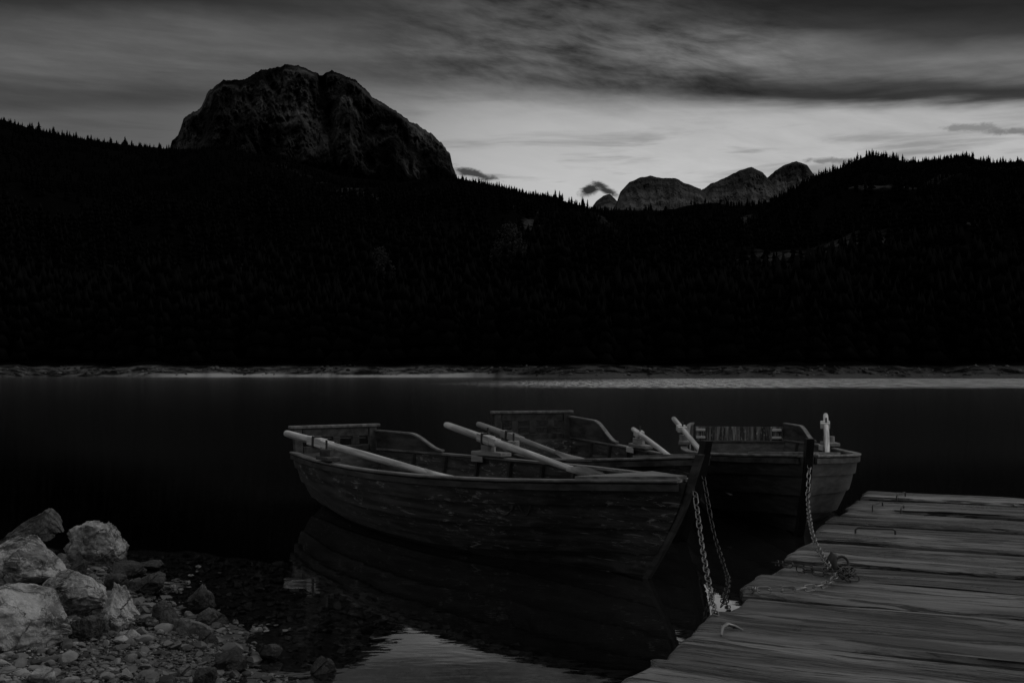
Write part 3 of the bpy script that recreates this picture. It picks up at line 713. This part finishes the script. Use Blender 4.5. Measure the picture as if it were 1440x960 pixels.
# ------------------------------------------------------------------ boats
def smooth_interp(s_, xs, ys):
    xs, ys = np.array(xs), np.array(ys); m_ = np.gradient(ys, xs)
    i = np.clip(np.searchsorted(xs, s_)-1, 0, len(xs)-2); h_ = xs[i+1]-xs[i]; t = (s_-xs[i])/h_
    return (2*t**3-3*t**2+1)*ys[i]+(t**3-2*t**2+t)*h_*m_[i]+(-2*t**3+3*t**2)*ys[i+1]+(t**3-t**2)*h_*m_[i+1]
class Boat:
    def __init__(s, label, stern, bow, hw, sheer, hullmat, back_h, style, post_up, seed):
        s.r = random.Random(seed)
        st, bw_ = Vector(stern+(0,)), Vector(bow+(0,)); ax = bw_-st; s.L = ax.length; rz = math.atan2(ax.y, ax.x)
        s.root = empty('rowing_boat', st, rz); tag(s.root, label, 'rowing boat', 'wooden rowing boats moored by the dock')
        s.M = Matrix.Translation(st) @ Matrix.Rotation(rz, 4, 'Z')
        s.hw, s.sh = hw, sheer; s.rake_b, s.rake_s = .42, .22
        s.post = (-.022, .018, .017) if style == 'open' else (-.04, .035, .03)
        s.hull(hullmat); s.fit(style, back_h, post_up)
    def W(s, t): return float(smooth_interp(t, [p[0] for p in s.hw], [p[1] for p in s.hw]))
    def Z(s, t): return float(smooth_interp(t, [p[0] for p in s.sh], [p[1] for p in s.sh]))
    def keel(s, t): return -.13+.05*(1-t)**3+.06*max(0, t-.75)/.25
    def pt(s, t, v, side, off=0.0):
        W_, Zs, zk = s.W(t), s.Z(t), s.keel(t)
        mid = (np.interp(v, [0, .14, .34, .58, .8, 1], [.03, .52, .78, .92, .98, 1.0]), np.interp(v, [0, .14, .34, .58, .8, 1], [0, .05, .27, .56, .78, 1]))
        bowp = (np.interp(v, [0, .14, .34, .58, .8, 1], [.06, .2, .42, .64, .82, 1.0]), np.interp(v, [0, .14, .34, .58, .8, 1], [0, .14, .34, .58, .8, 1]))
        st = (np.interp(v, [0, .14, .34, .58, .8, 1], [.05, .42, .68, .86, .95, 1.0]), np.interp(v, [0, .14, .34, .58, .8, 1], [0, .12, .30, .56, .78, 1]))
        kb = float(sstep(.55, 1, t)); ks = float(sstep(.4, 0, t))
        fy = mid[0]*(1-kb-ks)+bowp[0]*kb+st[0]*ks; fz = mid[1]*(1-kb-ks)+bowp[1]*kb+st[1]*ks
        x_ = t*s.L-s.rake_b*(1-fz)**1.25*float(sstep(.55, 1, t))+s.rake_s*(1-fz)*float(sstep(.3, 0, t))
        return Vector((x_, side*max(.004, W_*fy+off), zk+(Zs-zk)*fz))
    def inner(s, t, z_):                # half-width of the inside at a height
        q_ = [s.pt(t, v, 1, -.03) for v in np.linspace(0, 1, 60)]
        return float(np.interp(z_, [p.z for p in q_], [p.y for p in q_]))
    def hull(s, mt):
        nst = 56; laps = [0, .14, .34, .57, .79, 1.0]; th = .018
        prof = []
        for i in range(5): 
            prof += [(laps[i]+.001, th), ((laps[i]+laps[i+1])/2, th*.62), (laps[i+1]-.001, 0.0)]
        ts_ = np.linspace(0, 1, nst); np_ = len(prof)
        vs, fs = [], []
        rows = []
        for side in (-1, 1):
            for inner in (0, 1):
                ids = []
                for t in ts_:
                    row = []
                    for (v, o_) in prof:
                        row.append(len(vs)); k = min(1.0, s.W(t)/.1); vs.append(s.pt(t, v, side, (o_ if not inner else -.022)*k))
                    ids.append(row)
                rows.append((side, inner, ids))
                for i in range(nst-1):
                    for j in range(np_-1):
                        q_ = (ids[i][j], ids[i+1][j], ids[i+1][j+1], ids[i][j+1]); flip = (side > 0) != (inner == 1)
                        fs.append(q_[::-1] if flip else q_)
        for k in (0, 2):       # close the top edge between outer and inner skin
            o_, i_ = rows[k][2], rows[k+1][2]
            for i in range(nst-1):
                fs.append((o_[i][-1], o_[i+1][-1], i_[i+1][-1], i_[i][-1]))
        for i in range(nst-1):  # keel seam
            fs.append((rows[0][2][i][0], rows[0][2][i+1][0], rows[2][2][i+1][0], rows[2][2][i][0]))
            fs.append((rows[1][2][i][0], rows[1][2][i+1][0], rows[3][2][i+1][0], rows[3][2][i][0]))
        link('hull', vs, fs, mt, s.root, smooth=28)
        # transom board
        sec = [s.pt(0, v, -1, -.004) for v in np.linspace(0, 1, 12)]; sec2 = [s.pt(0, v, 1, -.004) for v in np.linspace(0, 1, 12)][::-1]
        poly = sec+sec2; n = len(poly); tv = [p+Vector((.0, 0, -.002)) for p in poly]+[p+Vector((.04, 0, -.002)) for p in poly]
        link('transom', tv, [list(range(n))[::-1], list(range(n, 2*n))]+[(i, (i+1) % n, n+(i+1) % n, n+i) for i in range(n)], mt, s.root)
        # outer keel
        m_ = MB(); kp = [s.pt(t, 0, 1)*1 for t in np.linspace(.02, 1, 24)]
        for p in kp: p.y = 0
        m_.sweep(kp, [(-.02, -.05), (.02, -.05), (.02, .015), (-.02, .015)], [(0, 1, 0)]*24); m_.build('keel', M_BOATWOOD, s.root)
    def side_path(s, t0, t1, n, side, off=0.0, dz=0.0):
        pts, sd = [], []
        for t in np.linspace(t0, t1, n):
            p = s.pt(t, 1, side, off); p.z += dz; pts.append(p)
        for i in range(n):
            d = pts[min(n-1, i+1)]-pts[max(0, i-1)]; d.z = 0; d.normalize(); k = Vector((-d.y, d.x, 0))*side; sd.append(k)
        return pts, sd
    def fit(s, style, back_h, post_up):
        r = s.root
        for side in (-1, 1):                                      # gunwale: cap plank and rubbing strake
            pts, sd = s.side_path(.0, .992, 44, side)
            m_ = MB(); m_.sweep(pts, [(-.034, .002), (.024, .002), (.027, .010), (.024, .017), (-.034, .017)], sd); m_.build('gunwale', M_RAIL, r, 30)
            m_ = MB(); m_.sweep(pts, [(.003, -.048), (.018, -.044), (.020, -.010), (.003, -.001)], sd); m_.build('rubbing_strake', M_BOATWOOD, r, 30)
        # stem post, following the raked stem and rising over the gunwale
        m_ = MB(); path = []
        for v in np.linspace(0, 1, 12):
            p = s.pt(1, v, 1); p.y = 0; p.x += .012; path.append(p)
        d = (path[-1]-path[-3]).normalized(); tip = path[-1]+d*(post_up/d.z); path.append(tip); n = len(path)
        vs = []; b0, b1, wd = s.post
        for i, p in enumerate(path):
            for (dx, dy) in ((b0, -wd), (b1, -wd*.8), (b1, wd*.8), (b0, wd)): vs.append(p+Vector((dx, dy, 0)))
        fs = [(i*4+j, i*4+(j+1) % 4, i*4+4+(j+1) % 4, i*4+4+j) for i in range(n-1) for j in range(4)]+[(3, 2, 1, 0), tuple((n-1)*4+j for j in range(4))]
        m_.add(vs, fs); m_.build('stem_post', M_POST if style != 'open' else M_BOATWOOD, r)
        s.stem = path
        # breasthook in the bow
        m_ = MB(); a_ = [s.pt(t, 1, -1, -.02) for t in np.linspace(.86, .985, 6)]; b_ = [s.pt(t, 1, 1, -.02) for t in np.linspace(.86, .985, 6)]
        n = 6; top = [p+Vector((0, 0, .034)) for p in a_+b_]; bot = [p+Vector((0, 0, .0)) for p in a_+b_]
        fs = []
        for i in range(n-1): fs += [(i, i+1, n+i+1, n+i), (2*n+n+i, 2*n+n+i+1, 2*n+i+1, 2*n+i), (i, 2*n+i, 2*n+i+1, i+1), (n+i+1, 3*n+i+1, 3*n+i, n+i)]
        fs += [(0, n, 3*n, 2*n), (n-1, 3*n-1, 4*n-1, 2*n-1)]
        link('breasthook', top+bot, fs, M_RAIL, r)
        for k, t in enumerate(np.linspace(.12, .88, 9)):           # ribs
            m_ = MB()
            for side in (-1, 1):
                q_ = [s.pt(t, v, side, -.034) for v in np.linspace(.0, .985, 14)]
                for i in range(13): m_.beam(q_[i], q_[i+1], .03, .028, up=(1, 0, 0))
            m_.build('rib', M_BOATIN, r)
        for t in (.24, .48, .74):                                  # thwarts
            z_ = s.Z(t)-.16; wd = min(s.inner(t-.12/s.L, z_-.016), s.inner(t+.12/s.L, z_-.016)); m_ = MB(); m_.box((t*s.L, 0, z_), (.24, wd*2, .032), bev=.006); m_.build('thwart', M_THWART, r)
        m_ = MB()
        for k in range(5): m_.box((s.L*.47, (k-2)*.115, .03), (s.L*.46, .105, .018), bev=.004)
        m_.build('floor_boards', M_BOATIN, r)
        m_ = MB()
        for side in (-1, 1):
            q_ = [s.pt(t, .70, side, -.038) for t in np.linspace(.06, .9, 24)]
            for i in range(23): m_.beam(q_[i], q_[i+1], .02, .05)
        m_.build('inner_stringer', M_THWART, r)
        zs = s.Z(0); w0 = s.W(0)
        if style != 'sheet':                                       # slatted backrest over the transom
            m_ = MB(); b = empty('backrest', (0, 0, 0)); b.parent = r
            hb = back_h-zs; zt = back_h
            for sy in (-1, 1):
                q1 = MB(); q1.beam((.012, sy*(w0-.05), zs-.01), (-.02, sy*(w0-.05), zt-.012), .075, .045, up=(1, 0, 0), bev=.006); q1.build('upright', M_BOATWOOD, b)
            q1 = MB(); q1.box((-.02, 0, zt), (.07, w0*2+.04, .026), bev=.006); q1.build('top_rail', M_RAIL, b)
            q1 = MB(); q1.box((-.012, 0, zt-.055), (.022, w0*2-.19, .075), bev=.004); q1.build('upper_panel', M_BOATWOOD, b)
            q1 = MB(); q1.box((.006, 0, zs+.02), (.026, w0*2-.19, .07), bev=.004); q1.build('lower_rail', M_BOATWOOD, b)
            for k in (-1, 0, 1):
                q1 = MB(); q1.box((-.004, k*w0*.46, (zt-.09+zs+.055)/2), (.03, .07, zt-zs-.148), bev=.005); q1.build('spindle', M_BOATWOOD, b)
            q1 = MB(); q1.tube([(-.008, -w0+.12, zs+.115), (-.008, 0, zs+.12), (-.008, w0-.12, zs+.112)], .006, 8); q1.build('rod', M_IRON, b)
            tag(b)
        else:                                                      # a metal panel with painted reflection streaks, held by bright brackets
            q1 = MB(); zt = back_h
            ny = 40
            vs = [(-.015+.006*math.sin(j*2.2)+sx*.012, -w0+.03+(2*w0-.06)*j/ny, z_) for sx in (0, 1) for z_ in (zs-.10, zs+.0, zt) for j in range(ny+1)]
            k = ny+1; fs = []
            for j in range(ny):
                for rw in (0, 1): fs += [(rw*k+j+1, rw*k+j, (rw+1)*k+j, (rw+1)*k+j+1), ((3+rw)*k+j, (3+rw)*k+j+1, (4+rw)*k+j+1, (4+rw)*k+j)]
                fs += [(2*k+j, 5*k+j, 5*k+j+1, 2*k+j+1)]
            q1.add(vs, fs); q1.build('back_panel', M_SHEET, r)
            q1 = MB(); q1.box((.03, 0, zs-.02), (.05, 2*w0-.03, .03), bev=.005); q1.build('transom_rail', M_BOATWOOD, r)
            for sy in (-1, 1):
                for z_ in (zt-.035, zt-.115):
                    q1 = MB(); q1.box((.012, sy*(w0-.10), z_), (.016, .10, .026), bev=.004); q1.build('bracket', M_STEEL, r)
        # quarter boards: curved cheeks running forward from the transom along the gunwale
        for side in ((1,) if style != 'sheet' else (-1, 1)):
            T1 = .20 if style == 'open' else .24; n = 18; pts, sd = s.side_path(.0, T1, n, side, -.015)
            top = []
            hb = (back_h-.085-zs) if style != 'sheet' else (back_h-zs)
            for i in range(n):
                f_ = i/(n-1); top.append(.028+hb*(1-.12*f_)*float(1-sstep(.52, 1.0, np.array(f_)))+0.0)
            vs = []
            for i in range(n):
                for b_ in (-.012, .012):
                    vs.append(pts[i]+sd[i]*b_+Vector((0, 0, .02))); vs.append(pts[i]+sd[i]*b_+Vector((0, 0, max(.03, top[i]))))
            fs = []
            for i in range(n-1):
                k = i*4
                fs += [(k, k+4, k+5, k+1), (k+6, k+2, k+3, k+7), (k+1, k+5, k+7, k+3)]
            fs += [(0, 1, 3, 2), (4*n-4, 4*n-2, 4*n-1, 4*n-3)]
            qb = link('quarter_board', vs, fs, M_BOATWOOD, r)
            m_ = MB(); cp = [pts[i]+Vector((0, 0, max(.03, top[i])+.001)) for i in range(n)]
            m_.sweep(cp, [(-.02, 0), (.02, 0), (.02, .014), (-.02, .014)], sd); m_.build('cap_rail', M_RAIL, qb)
    def world(s, p): return s.M @ Vector(p)
    def oarlock(s, t, side, big=True, mt=None):
        mt = mt or M_BLOCK
        p = s.pt(t, 1, side); d = (s.pt(t+.03, 1, side)-s.pt(t-.03, 1, side)).normalized(); nrm = Vector((-d.y, d.x, 0))*side; nrm.normalize()
        b = empty('oarlock', (0, 0, 0)); b.parent = s.root; ln = .40 if big else .3
        c = p-nrm*.01+Vector((0, 0, .027))
        m_ = MB(); m_.beam(c-d*ln/2+Vector((0, 0, .017)), c+d*ln/2+Vector((0, 0, .017)), .11, .032, bev=.008); m_.build('rest_plank', mt, b)
        m_ = MB(); n = 14; cc = c-d*.04+Vector((0, 0, .034))
        ring = [(math.cos(q_)*.085*(1 if math.cos(q_) > 0 else .8), math.sin(q_)*.05) for q_ in np.linspace(0, 2*math.pi, n, endpoint=False)]
        vs = [cc+d*u+nrm*v+Vector((0, 0, z_)) for z_ in (0, .05) for (u, v) in ring]
        m_.add(vs, [list(range(n))[::-1], list(range(n, 2*n))]+[(i, (i+1) % n, n+(i+1) % n, n+i) for i in range(n)]); m_.build('block', mt, b)
        m_ = MB(); m_.tube([cc+Vector((0, 0, .05)), cc+Vector((0, 0, .19 if big else .12))], .009, 8); m_.build('pin', M_IRON, b)
        m_ = MB(); e_ = c-d*.12-nrm*.05+Vector((0, 0, -.03)); m_.beam(e_-d*.075, e_+d*.075, .012, .045, bev=.003)
        m_.build('iron_plate', M_BLOCK if big else M_STEEL, b)
        return cc

HWA = [(0, .41), (.14, .54), (.32, .65), (.48, .68), (.62, .63), (.76, .48), (.87, .29), (.95, .12), (1, .03)]
SHA = [(0, .45), (.25, .455), (.5, .47), (.75, .505), (1, .565)]
boatA = Boat('dark rowing boat nearest the camera with chipped hull and bow to the right', (-1.565, 9.49), (.95, 5.68), HWA, SHA, M_HULL, .675, 'open', .155, 1)
HWB = [(0, .42), (.14, .52), (.32, .60), (.48, .62), (.62, .58), (.76, .45), (.87, .27), (.95, .12), (1, .03)]
SHB = [(0, .47), (.25, .45), (.5, .44), (.75, .50), (1, .59)]
boatB = Boat('dark rowing boat in the middle, half hidden behind the nearest boat', (.213, 11.0), (1.25, 6.98), HWB, SHB, M_HULL, .745, 'slat', .12, 2)
HWC = [(0, .50), (.14, .58), (.32, .66), (.48, .69), (.62, .66), (.76, .53), (.87, .33), (.95, .14), (1, .03)]
SHC = [(0, .43), (.25, .45), (.5, .46), (.75, .51), (1, .58)]
boatC = Boat('rowing boat on the right by the dock, bow facing the camera, streaked stern panel', (2.42, 11.4), (2.0, 7.2), HWC, SHC, M_HULLC, .575, 'sheet', .13, 3)
boatA.oarlock(.34, 1); boatA.oarlock(.27, -1, False, M_BOATWOOD); boatB.oarlock(.38, -1, False); boatB.oarlock(.36, 1, False); boatC.oarlock(.34, -1, False); boatC.oarlock(.36, 1, False)
# loose cord loops hanging on the near hull side
for (t0, t1) in ((.735, .775), (.782, .80)):
    m_ = MB(); q_ = []
    for i in range(9):
        f_ = i/8; p = boatA.pt(t0+(t1-t0)*f_, .78-.10*(1-(2*f_-1)**2), -1, .016); q_.append(p)
    m_.tube(q_, .0035, 6); m_.build('cord_loop', M_THWART, boatA.root, 60)

# oars
def oar(label, hp, tip, r0, mt, sleeve=.27, tilt=0.35, clip=False, blade_l=.62, blade_w=.065):
    hp, tip = Vector(hp), Vector(tip); d = tip-hp; Ln = d.length; d.normalize()
    sd = d.cross(Vector((0, 0, 1))).normalized(); u = sd.cross(d)
    Mx = Matrix((d, sd, u)).transposed().to_4x4()
    root = empty('oar', hp); root.rotation_euler = Mx.to_euler(); tag(root, label, 'oar')
    m_ = MB(); sl_ = Ln-blade_l
    xs = [0, .01, .04, .10, .35, sl_*.6, sl_, sl_+.12]; rr = [r0*.55, r0*.9, r0*.98, r0, r0*1.05, r0*1.0, r0*.75, r0*.5]
    m_.tube([(x_, 0, 0) for x_ in xs], rr, 14); m_.build('shaft', mt, root, 50)
    m_ = MB(); n = 12; pts, flat = [], []
    ct, st = math.cos(tilt), math.sin(tilt)
    vs = []
    for i in range(n+1):
        f_ = i/n; w_ = r0*.7+(blade_w-r0*.7)*float(sstep(0, .55, np.array(f_))); 
        if f_ > .86: w_ *= math.sqrt(max(0, 1-((f_-.86)/.145)**2))*.35+.65
        th = r0*.6*(1-f_)+.006
        for (yy, zz) in ((-1, 0), (-.5, .8), (0, 1.2), (.5, .8), (1, 0), (.5, -.8), (0, -1.2), (-.5, -.8)):
            Y_, Z_ = yy*w_, zz*th; vs.append((sl_+.004+f_*blade_l, Y_*ct-Z_*st, Y_*st+Z_*ct))
    fs = [(i*8+j, i*8+(j+1) % 8, i*8+8+(j+1) % 8, i*8+8+j) for i in range(n) for j in range(8)]+[tuple(range(8))[::-1], tuple(n*8+j for j in range(8))]
    m_.add(vs, fs); m_.build('blade', mt, root, 40)
    if not clip:
        m_ = MB(); xc = sleeve*Ln
        for (xa, xb) in ((xc-.11, xc-.015), (xc+.015, xc+.13)): m_.box(((xa+xb)/2, 0, 0), (xb-xa, r0*2.3, r0*2.4), bev=.008)
        m_.box((xc+.19, 0, 0), (.12, r0*2.15, r0*2.15), bev=.012); m_.build('sleeve', mt, root)
        m_ = MB(); m_.box((xc, 0, .0), (.026, r0*2.6, r0*3.2), bev=.003); m_.build('iron_strap', M_IRON, root)
    else:
        for k, dx in enumerate((0, .055)):
            m_ = MB(); m_.box((sleeve*Ln+dx, -r0*.35, r0*.2), (.028, r0*3.6, r0*2.2), bev=.004); m_.build('clamp', M_STEEL, root)
        m_ = MB(); m_.tube([(sleeve*Ln+.03, 0, r0), (sleeve*Ln+.03, 0, r0+.05)], .008, 8); m_.build('bolt', M_IRON, root)
    return root
oar('long pale oar lying along the near side of the nearest boat', at(402, 609, 9.1), at(672, 684, 6.9), .030, M_OAR, .20, .2)
oar('long pale oar across the nearest boat, handle high, blade towards the bow', at(627, 597, 9.38), at(862, 680, 6.75), .029, M_OAR, .30, -.95, False, .60, .085)
oar('darker oar along the near side of the middle boat, behind the high pale oar', at(672, 596, 10.3), at(838, 657, 8.5), .028, M_BLOCK, .3, .3)
oar('short looking oar with pale bitten handle at the far side of the middle boat', at(890, 603, 9.95), at(978, 668, 8.0), .023, M_OAR, .12, .2, True)
oar('slanting oar with bright clamps at the left side of the right boat', at(947, 588, 10.4), at(1035, 694, 8.3), .024, M_OAR, .16, .2, True)
oar('upright looking pale oar with bright clamps at the right side of the right boat', at(1161, 583, 10.2), at(1166, 690, 8.35), .024, M_OAR, .15, .1, True)

# ------------------------------------------------------------------ dock
DZ = .20
E0 = Vector((.352, 3.283, DZ)); ED = Vector((.4247, .9053, 0)).normalized(); PD = Vector((ED.y, -ED.x, 0))
dock = empty('dock', (E0.x, E0.y, 0), math.atan2(PD.y, PD.x)); tag(dock, 'weathered plank dock running in from the right', 'dock')
seams = [-3.3, -2.8, -2.35, -1.9, -1.5, -1.08, -.62, -.20, .28, .72, 1.16, 1.52, 2.02, 2.45, 2.84, 3.2, 3.62, 3.96, 4.3, 4.66, 5.02, 5.4, 5.83]
for i in range(len(seams)-1):
    y0, y1 = seams[i]+.004, seams[i+1]-random.choice([.024, .032, .042, .055]); wd = y1-y0
    x0 = random.uniform(-.06, .01); ln = 6.2; zt = (.006 if i % 2 else -.016)+random.uniform(-.008, .006); th = .055
    if abs(seams[i]-.28) < .01: zt = -.004
    if abs(seams[i]+.20) < .01: zt = .012; x0 = -.02
    nx, ny = 150, 9; r_ = random.Random(i)
    xs = np.concatenate([np.array([0, .012, .035, .07]), np.linspace(.1, ln, nx)]); ys = np.array([0, .012, .04, .25*wd, .5*wd, .75*wd, wd-.04, wd-.012, wd])
    Xg, Yg = np.meshgrid(xs, ys, indexing='ij')
    n1_ = fbm(stack(Xg*1.3, Yg*9+i*9, 0*Xg), 4, i)
    edge = np.minimum(np.minimum(Yg, wd-Yg)/.03, Xg/.05); drop = (1-np.clip(edge, 0, 1))**2*.016
    endw = .045*np.abs(vnoise(stack(Yg*6, 0*Yg+i*3, 0*Yg), 5))*np.exp(-Xg/.05)+.10*((Yg/wd-.5)**2)*np.exp(-Xg/.05)*r_.uniform(.3, 1.3)
    Yw = Yg+ (.045*fbm(stack(Xg*1.3, 0*Xg+i, (Yg > wd/2)*3.0), 4, 8+i, .6))*(np.minimum(Yg, wd-Yg) < .03)
    Zg = zt-drop+.005*n1_+.010*vnoise(stack(Xg*.5, Yg*2+i*5, 0*Xg), i+90)*1.0
    top = np.stack([Xg+endw, Yw, Zg], -1).reshape(-1, 3); bot = np.stack([Xg+endw, Yw, 0*Zg-th], -1).reshape(-1, 3)
    a_, b_ = Xg.shape; f1 = grid_faces(a_, b_)[:, ::-1]; nT = len(top); idx = np.arange(nT).reshape(a_, b_)
    rim = np.concatenate([idx[:, 0], idx[-1, 1:], idx[-2::-1, -1], idx[0, -2:0:-1]]); nr = len(rim)
    fr_ = np.array([(rim[j], rim[(j+1) % nr], rim[(j+1) % nr]+nT, rim[j]+nT) for j in range(nr)])
    o = link('plank', np.concatenate([top, bot]), np.concatenate([f1, f1[:, ::-1]+nT, fr_[:, ::-1]]), M_DOCK, dock, smooth=40)
    o.location = (x0, y0, DZ); o.rotation_euler = (0, 0, random.uniform(-.006, .006))
for xx in (.35, 3.2, 5.6):
    m_ = MB(); m_.beam((xx, -3.3, DZ-.135), (xx, 5.8, DZ-.135), .14, .13); m_.build('beam', M_DOCKEND, dock)
    for yy in (-1.5, 1.6, 5.2):
        m_ = MB(); m_.tube([(xx, yy, -2.9), (xx, yy, DZ-.20)], .08, 12); m_.build('post', M_DOCKEND, dock)
def dk(px, py, dz=0.0):                     # photo pixel on the dock's top
    Y = (H-DZ-dz)*F/(py-HOR); return Vector(((px-720)/F*Y, Y, DZ+dz))
di = dock.matrix_basis.inverted()
def staple(p, q_, h_, r_=.006):
    p, q_ = di @ p, di @ q_
    m_ = MB(); u = Vector((0, 0, 1))
    m_.tube([p-u*.03, p+u*(h_-.01), p+(q_-p)*.06+u*h_, q_+(p-q_)*.06+u*h_, q_+u*(h_-.01), q_-u*.03], r_, 8); m_.build('iron_staple', M_IRON, dock, 50)
staple(dk(1203, 750), dk(1259, 752), .034, .006)
staple(dk(1227, 716), dk(1241, 711), .03, .005)
staple(dk(1261, 702), dk(1273, 698), .034, .005)
staple(dk(1267, 719), dk(1271, 714), .02, .005)
m_ = MB(); hk = [di @ dk(1046, 886, .004), di @ dk(1034, 880, .012), di @ dk(1023, 877, .022), di @ dk(1016, 882, .024), di @ dk(1014, 893, .010)]
m_.tube(hk, [.003, .006, .0075, .007, .005], 8); m_.build('bent_nail', M_CHAIN, dock, 60)

# ------------------------------------------------------------------ chains
def link_geo(p, d, side, ln, wd, wr, m_):
    d = d.normalized(); side = (side-d*side.dot(d)).normalized(); pts = []
    n = 14; hl = (ln-wd)/2
    for i in range(n):
        q_ = 2*math.pi*i/n; c, s_ = math.cos(q_), math.sin(q_)
        pts.append(p+d*(c*wd/2+(hl if c > 0 else -hl))+side*(s_*wd/2))
    nrm = d.cross(side); k = 6; vs = []
    for i in range(n):
        t = (pts[(i+1) % n]-pts[i-1]).normalized(); o_ = t.cross(nrm).normalized()
        for j in range(k): vs.append(pts[i]+o_*math.cos(2*math.pi*j/k)*wr+nrm*math.sin(2*math.pi*j/k)*wr)
    m_.add(vs, [(i*k+j, ((i+1) % n)*k+j, ((i+1) % n)*k+(j+1) % k, i*k+(j+1) % k) for i in range(n) for j in range(k)])
def chain(label, pts, mt, pitch=.056, ln=.066, wd=.027, wr=.0029, roll=.5, first_long=0, name='mooring_chain'):
    pts = [Vector(p) for p in pts]; dense = []
    k = len(pts)
    for i in range(k-1):
        p0, p1, p2, p3 = pts[max(0, i-1)], pts[i], pts[i+1], pts[min(k-1, i+2)]
        for j in range(40):
            t = j/40; dense.append(.5*((2*p1)+(p2-p0)*t+(2*p0-5*p1+4*p2-p3)*t*t+(3*p1-p0-3*p2+p3)*t**3))
    dense.append(pts[-1]); m_ = MB(); acc = 0; nxt = 0; i_ = 0; r_ = random.Random(5)
    for i in range(len(dense)-1):
        d = dense[i+1]-dense[i]
        if acc >= nxt:
            sd = d.cross(Vector((0, 0, 1)));
            if sd.length < 1e-5: sd = Vector((1, 0, 0))
            sd.normalize(); up = sd.cross(d.normalized()); q_ = roll+(i_ % 2)*math.pi/2+r_.uniform(-.22, .22)
            big = first_long and i_ == 1
            link_geo(dense[i]+d.normalized()*(.02 if big else 0), d, sd*math.cos(q_)+up*math.sin(q_), ln*(1.9 if big else 1), wd*(1.3 if big else 1), wr, m_); nxt += pitch*(2.0 if big else 1); i_ += 1
        acc += d.length
    o = m_.build(name, mt, None, 60, local=pts[-1]); return tag(o, label, 'chain')
def sag(p, q_, s_, n=7):
    p, q_ = Vector(p), Vector(q_); return [p.lerp(q_, i/(n-1))-Vector((0, 0, s_*4*(i/(n-1))*(1-i/(n-1)))) for i in range(n)]
stA = boatA.world(boatA.stem[-3]+Vector((.045, 0, .0)))
chain('steel chain hanging from the bow of the nearest boat to the dock edge', sag(stA, dk(1006, 862, .01), .05), M_CHAIN, first_long=1)
stB = boatB.world(boatB.stem[-4]+Vector((.045, 0, 0)))
chain('dark chain from the bow of the middle boat down towards the water under the dock', [stB, at(1003, 745, 6.5), at(1018, 795, 5.9), at(1024, 818, 5.45), at(1016, 850, 5.0)], M_CHAIND)
stC = boatC.world(boatC.stem[-3]+Vector((.045, 0, 0)))
chain('steel chain from the bow of the right boat down onto the dock', [stC, at(1136, 705, 6.75), at(1142, 748, 5.95), at(1153, 776, 5.45), dk(1167, 798, .05)], M_CHAIN)
chain('pale chain curving across the dock planks from the dock edge to the ring', [dk(1056, 829, -.03), dk(1064, 829, .018), dk(1090, 829, .018), dk(1120, 828, .018), dk(1150, 824, .018), dk(1168, 817, .018), dk(1178, 808, .020), dk(1185, 801, .02)], M_CHAIN, roll=.25)
chain('dark wet double chain lying on the dock left of the ring', [dk(1090, 791, -.02), dk(1104, 793, .018), dk(1125, 796, .018), dk(1145, 800, .018), dk(1166, 803, .020), dk(1160, 806, .020), dk(1140, 803, .020), dk(1118, 799, .014)], M_CHAIND, roll=.25)
chain('small heap of dark chain links beside the iron eye on the dock', [dk(1184, 806, .018), dk(1196, 809, .018), dk(1200, 803, .020), dk(1190, 799, .016), dk(1184, 803, .035), dk(1193, 806, .038), dk(1197, 801, .04), dk(1188, 800, .045), dk(1187, 812, .020), dk(1199, 813, .018)], M_CHAIND, pitch=.034, roll=.6)
# iron eye on the dock
eye = empty('mooring_eye', dk(1174, 803)); tag(eye, 'dark iron eye bolted to the dock where the chains meet', 'mooring eye')
m_ = MB(); m_.box((0, 0, .006), (.12, .07, .010), bev=.003); m_.build('base_plate', M_IRON, eye)
m_ = MB(); m_.tube([(-.012, 0, .01), (-.016, 0, .05), (-.005, 0, .078), (.01, 0, .07)], [.026, .026, .022, .012], 12); m_.build('bollard', M_IRON, eye, 50)
m_ = MB(); m_.tube([(.035+.03*math.cos(q_), .012*math.sin(q_), .04+.03*math.sin(q_)) for q_ in np.linspace(0, 2*math.pi, 17)], .007, 8); m_.build('ring', M_IRON, eye, 60)
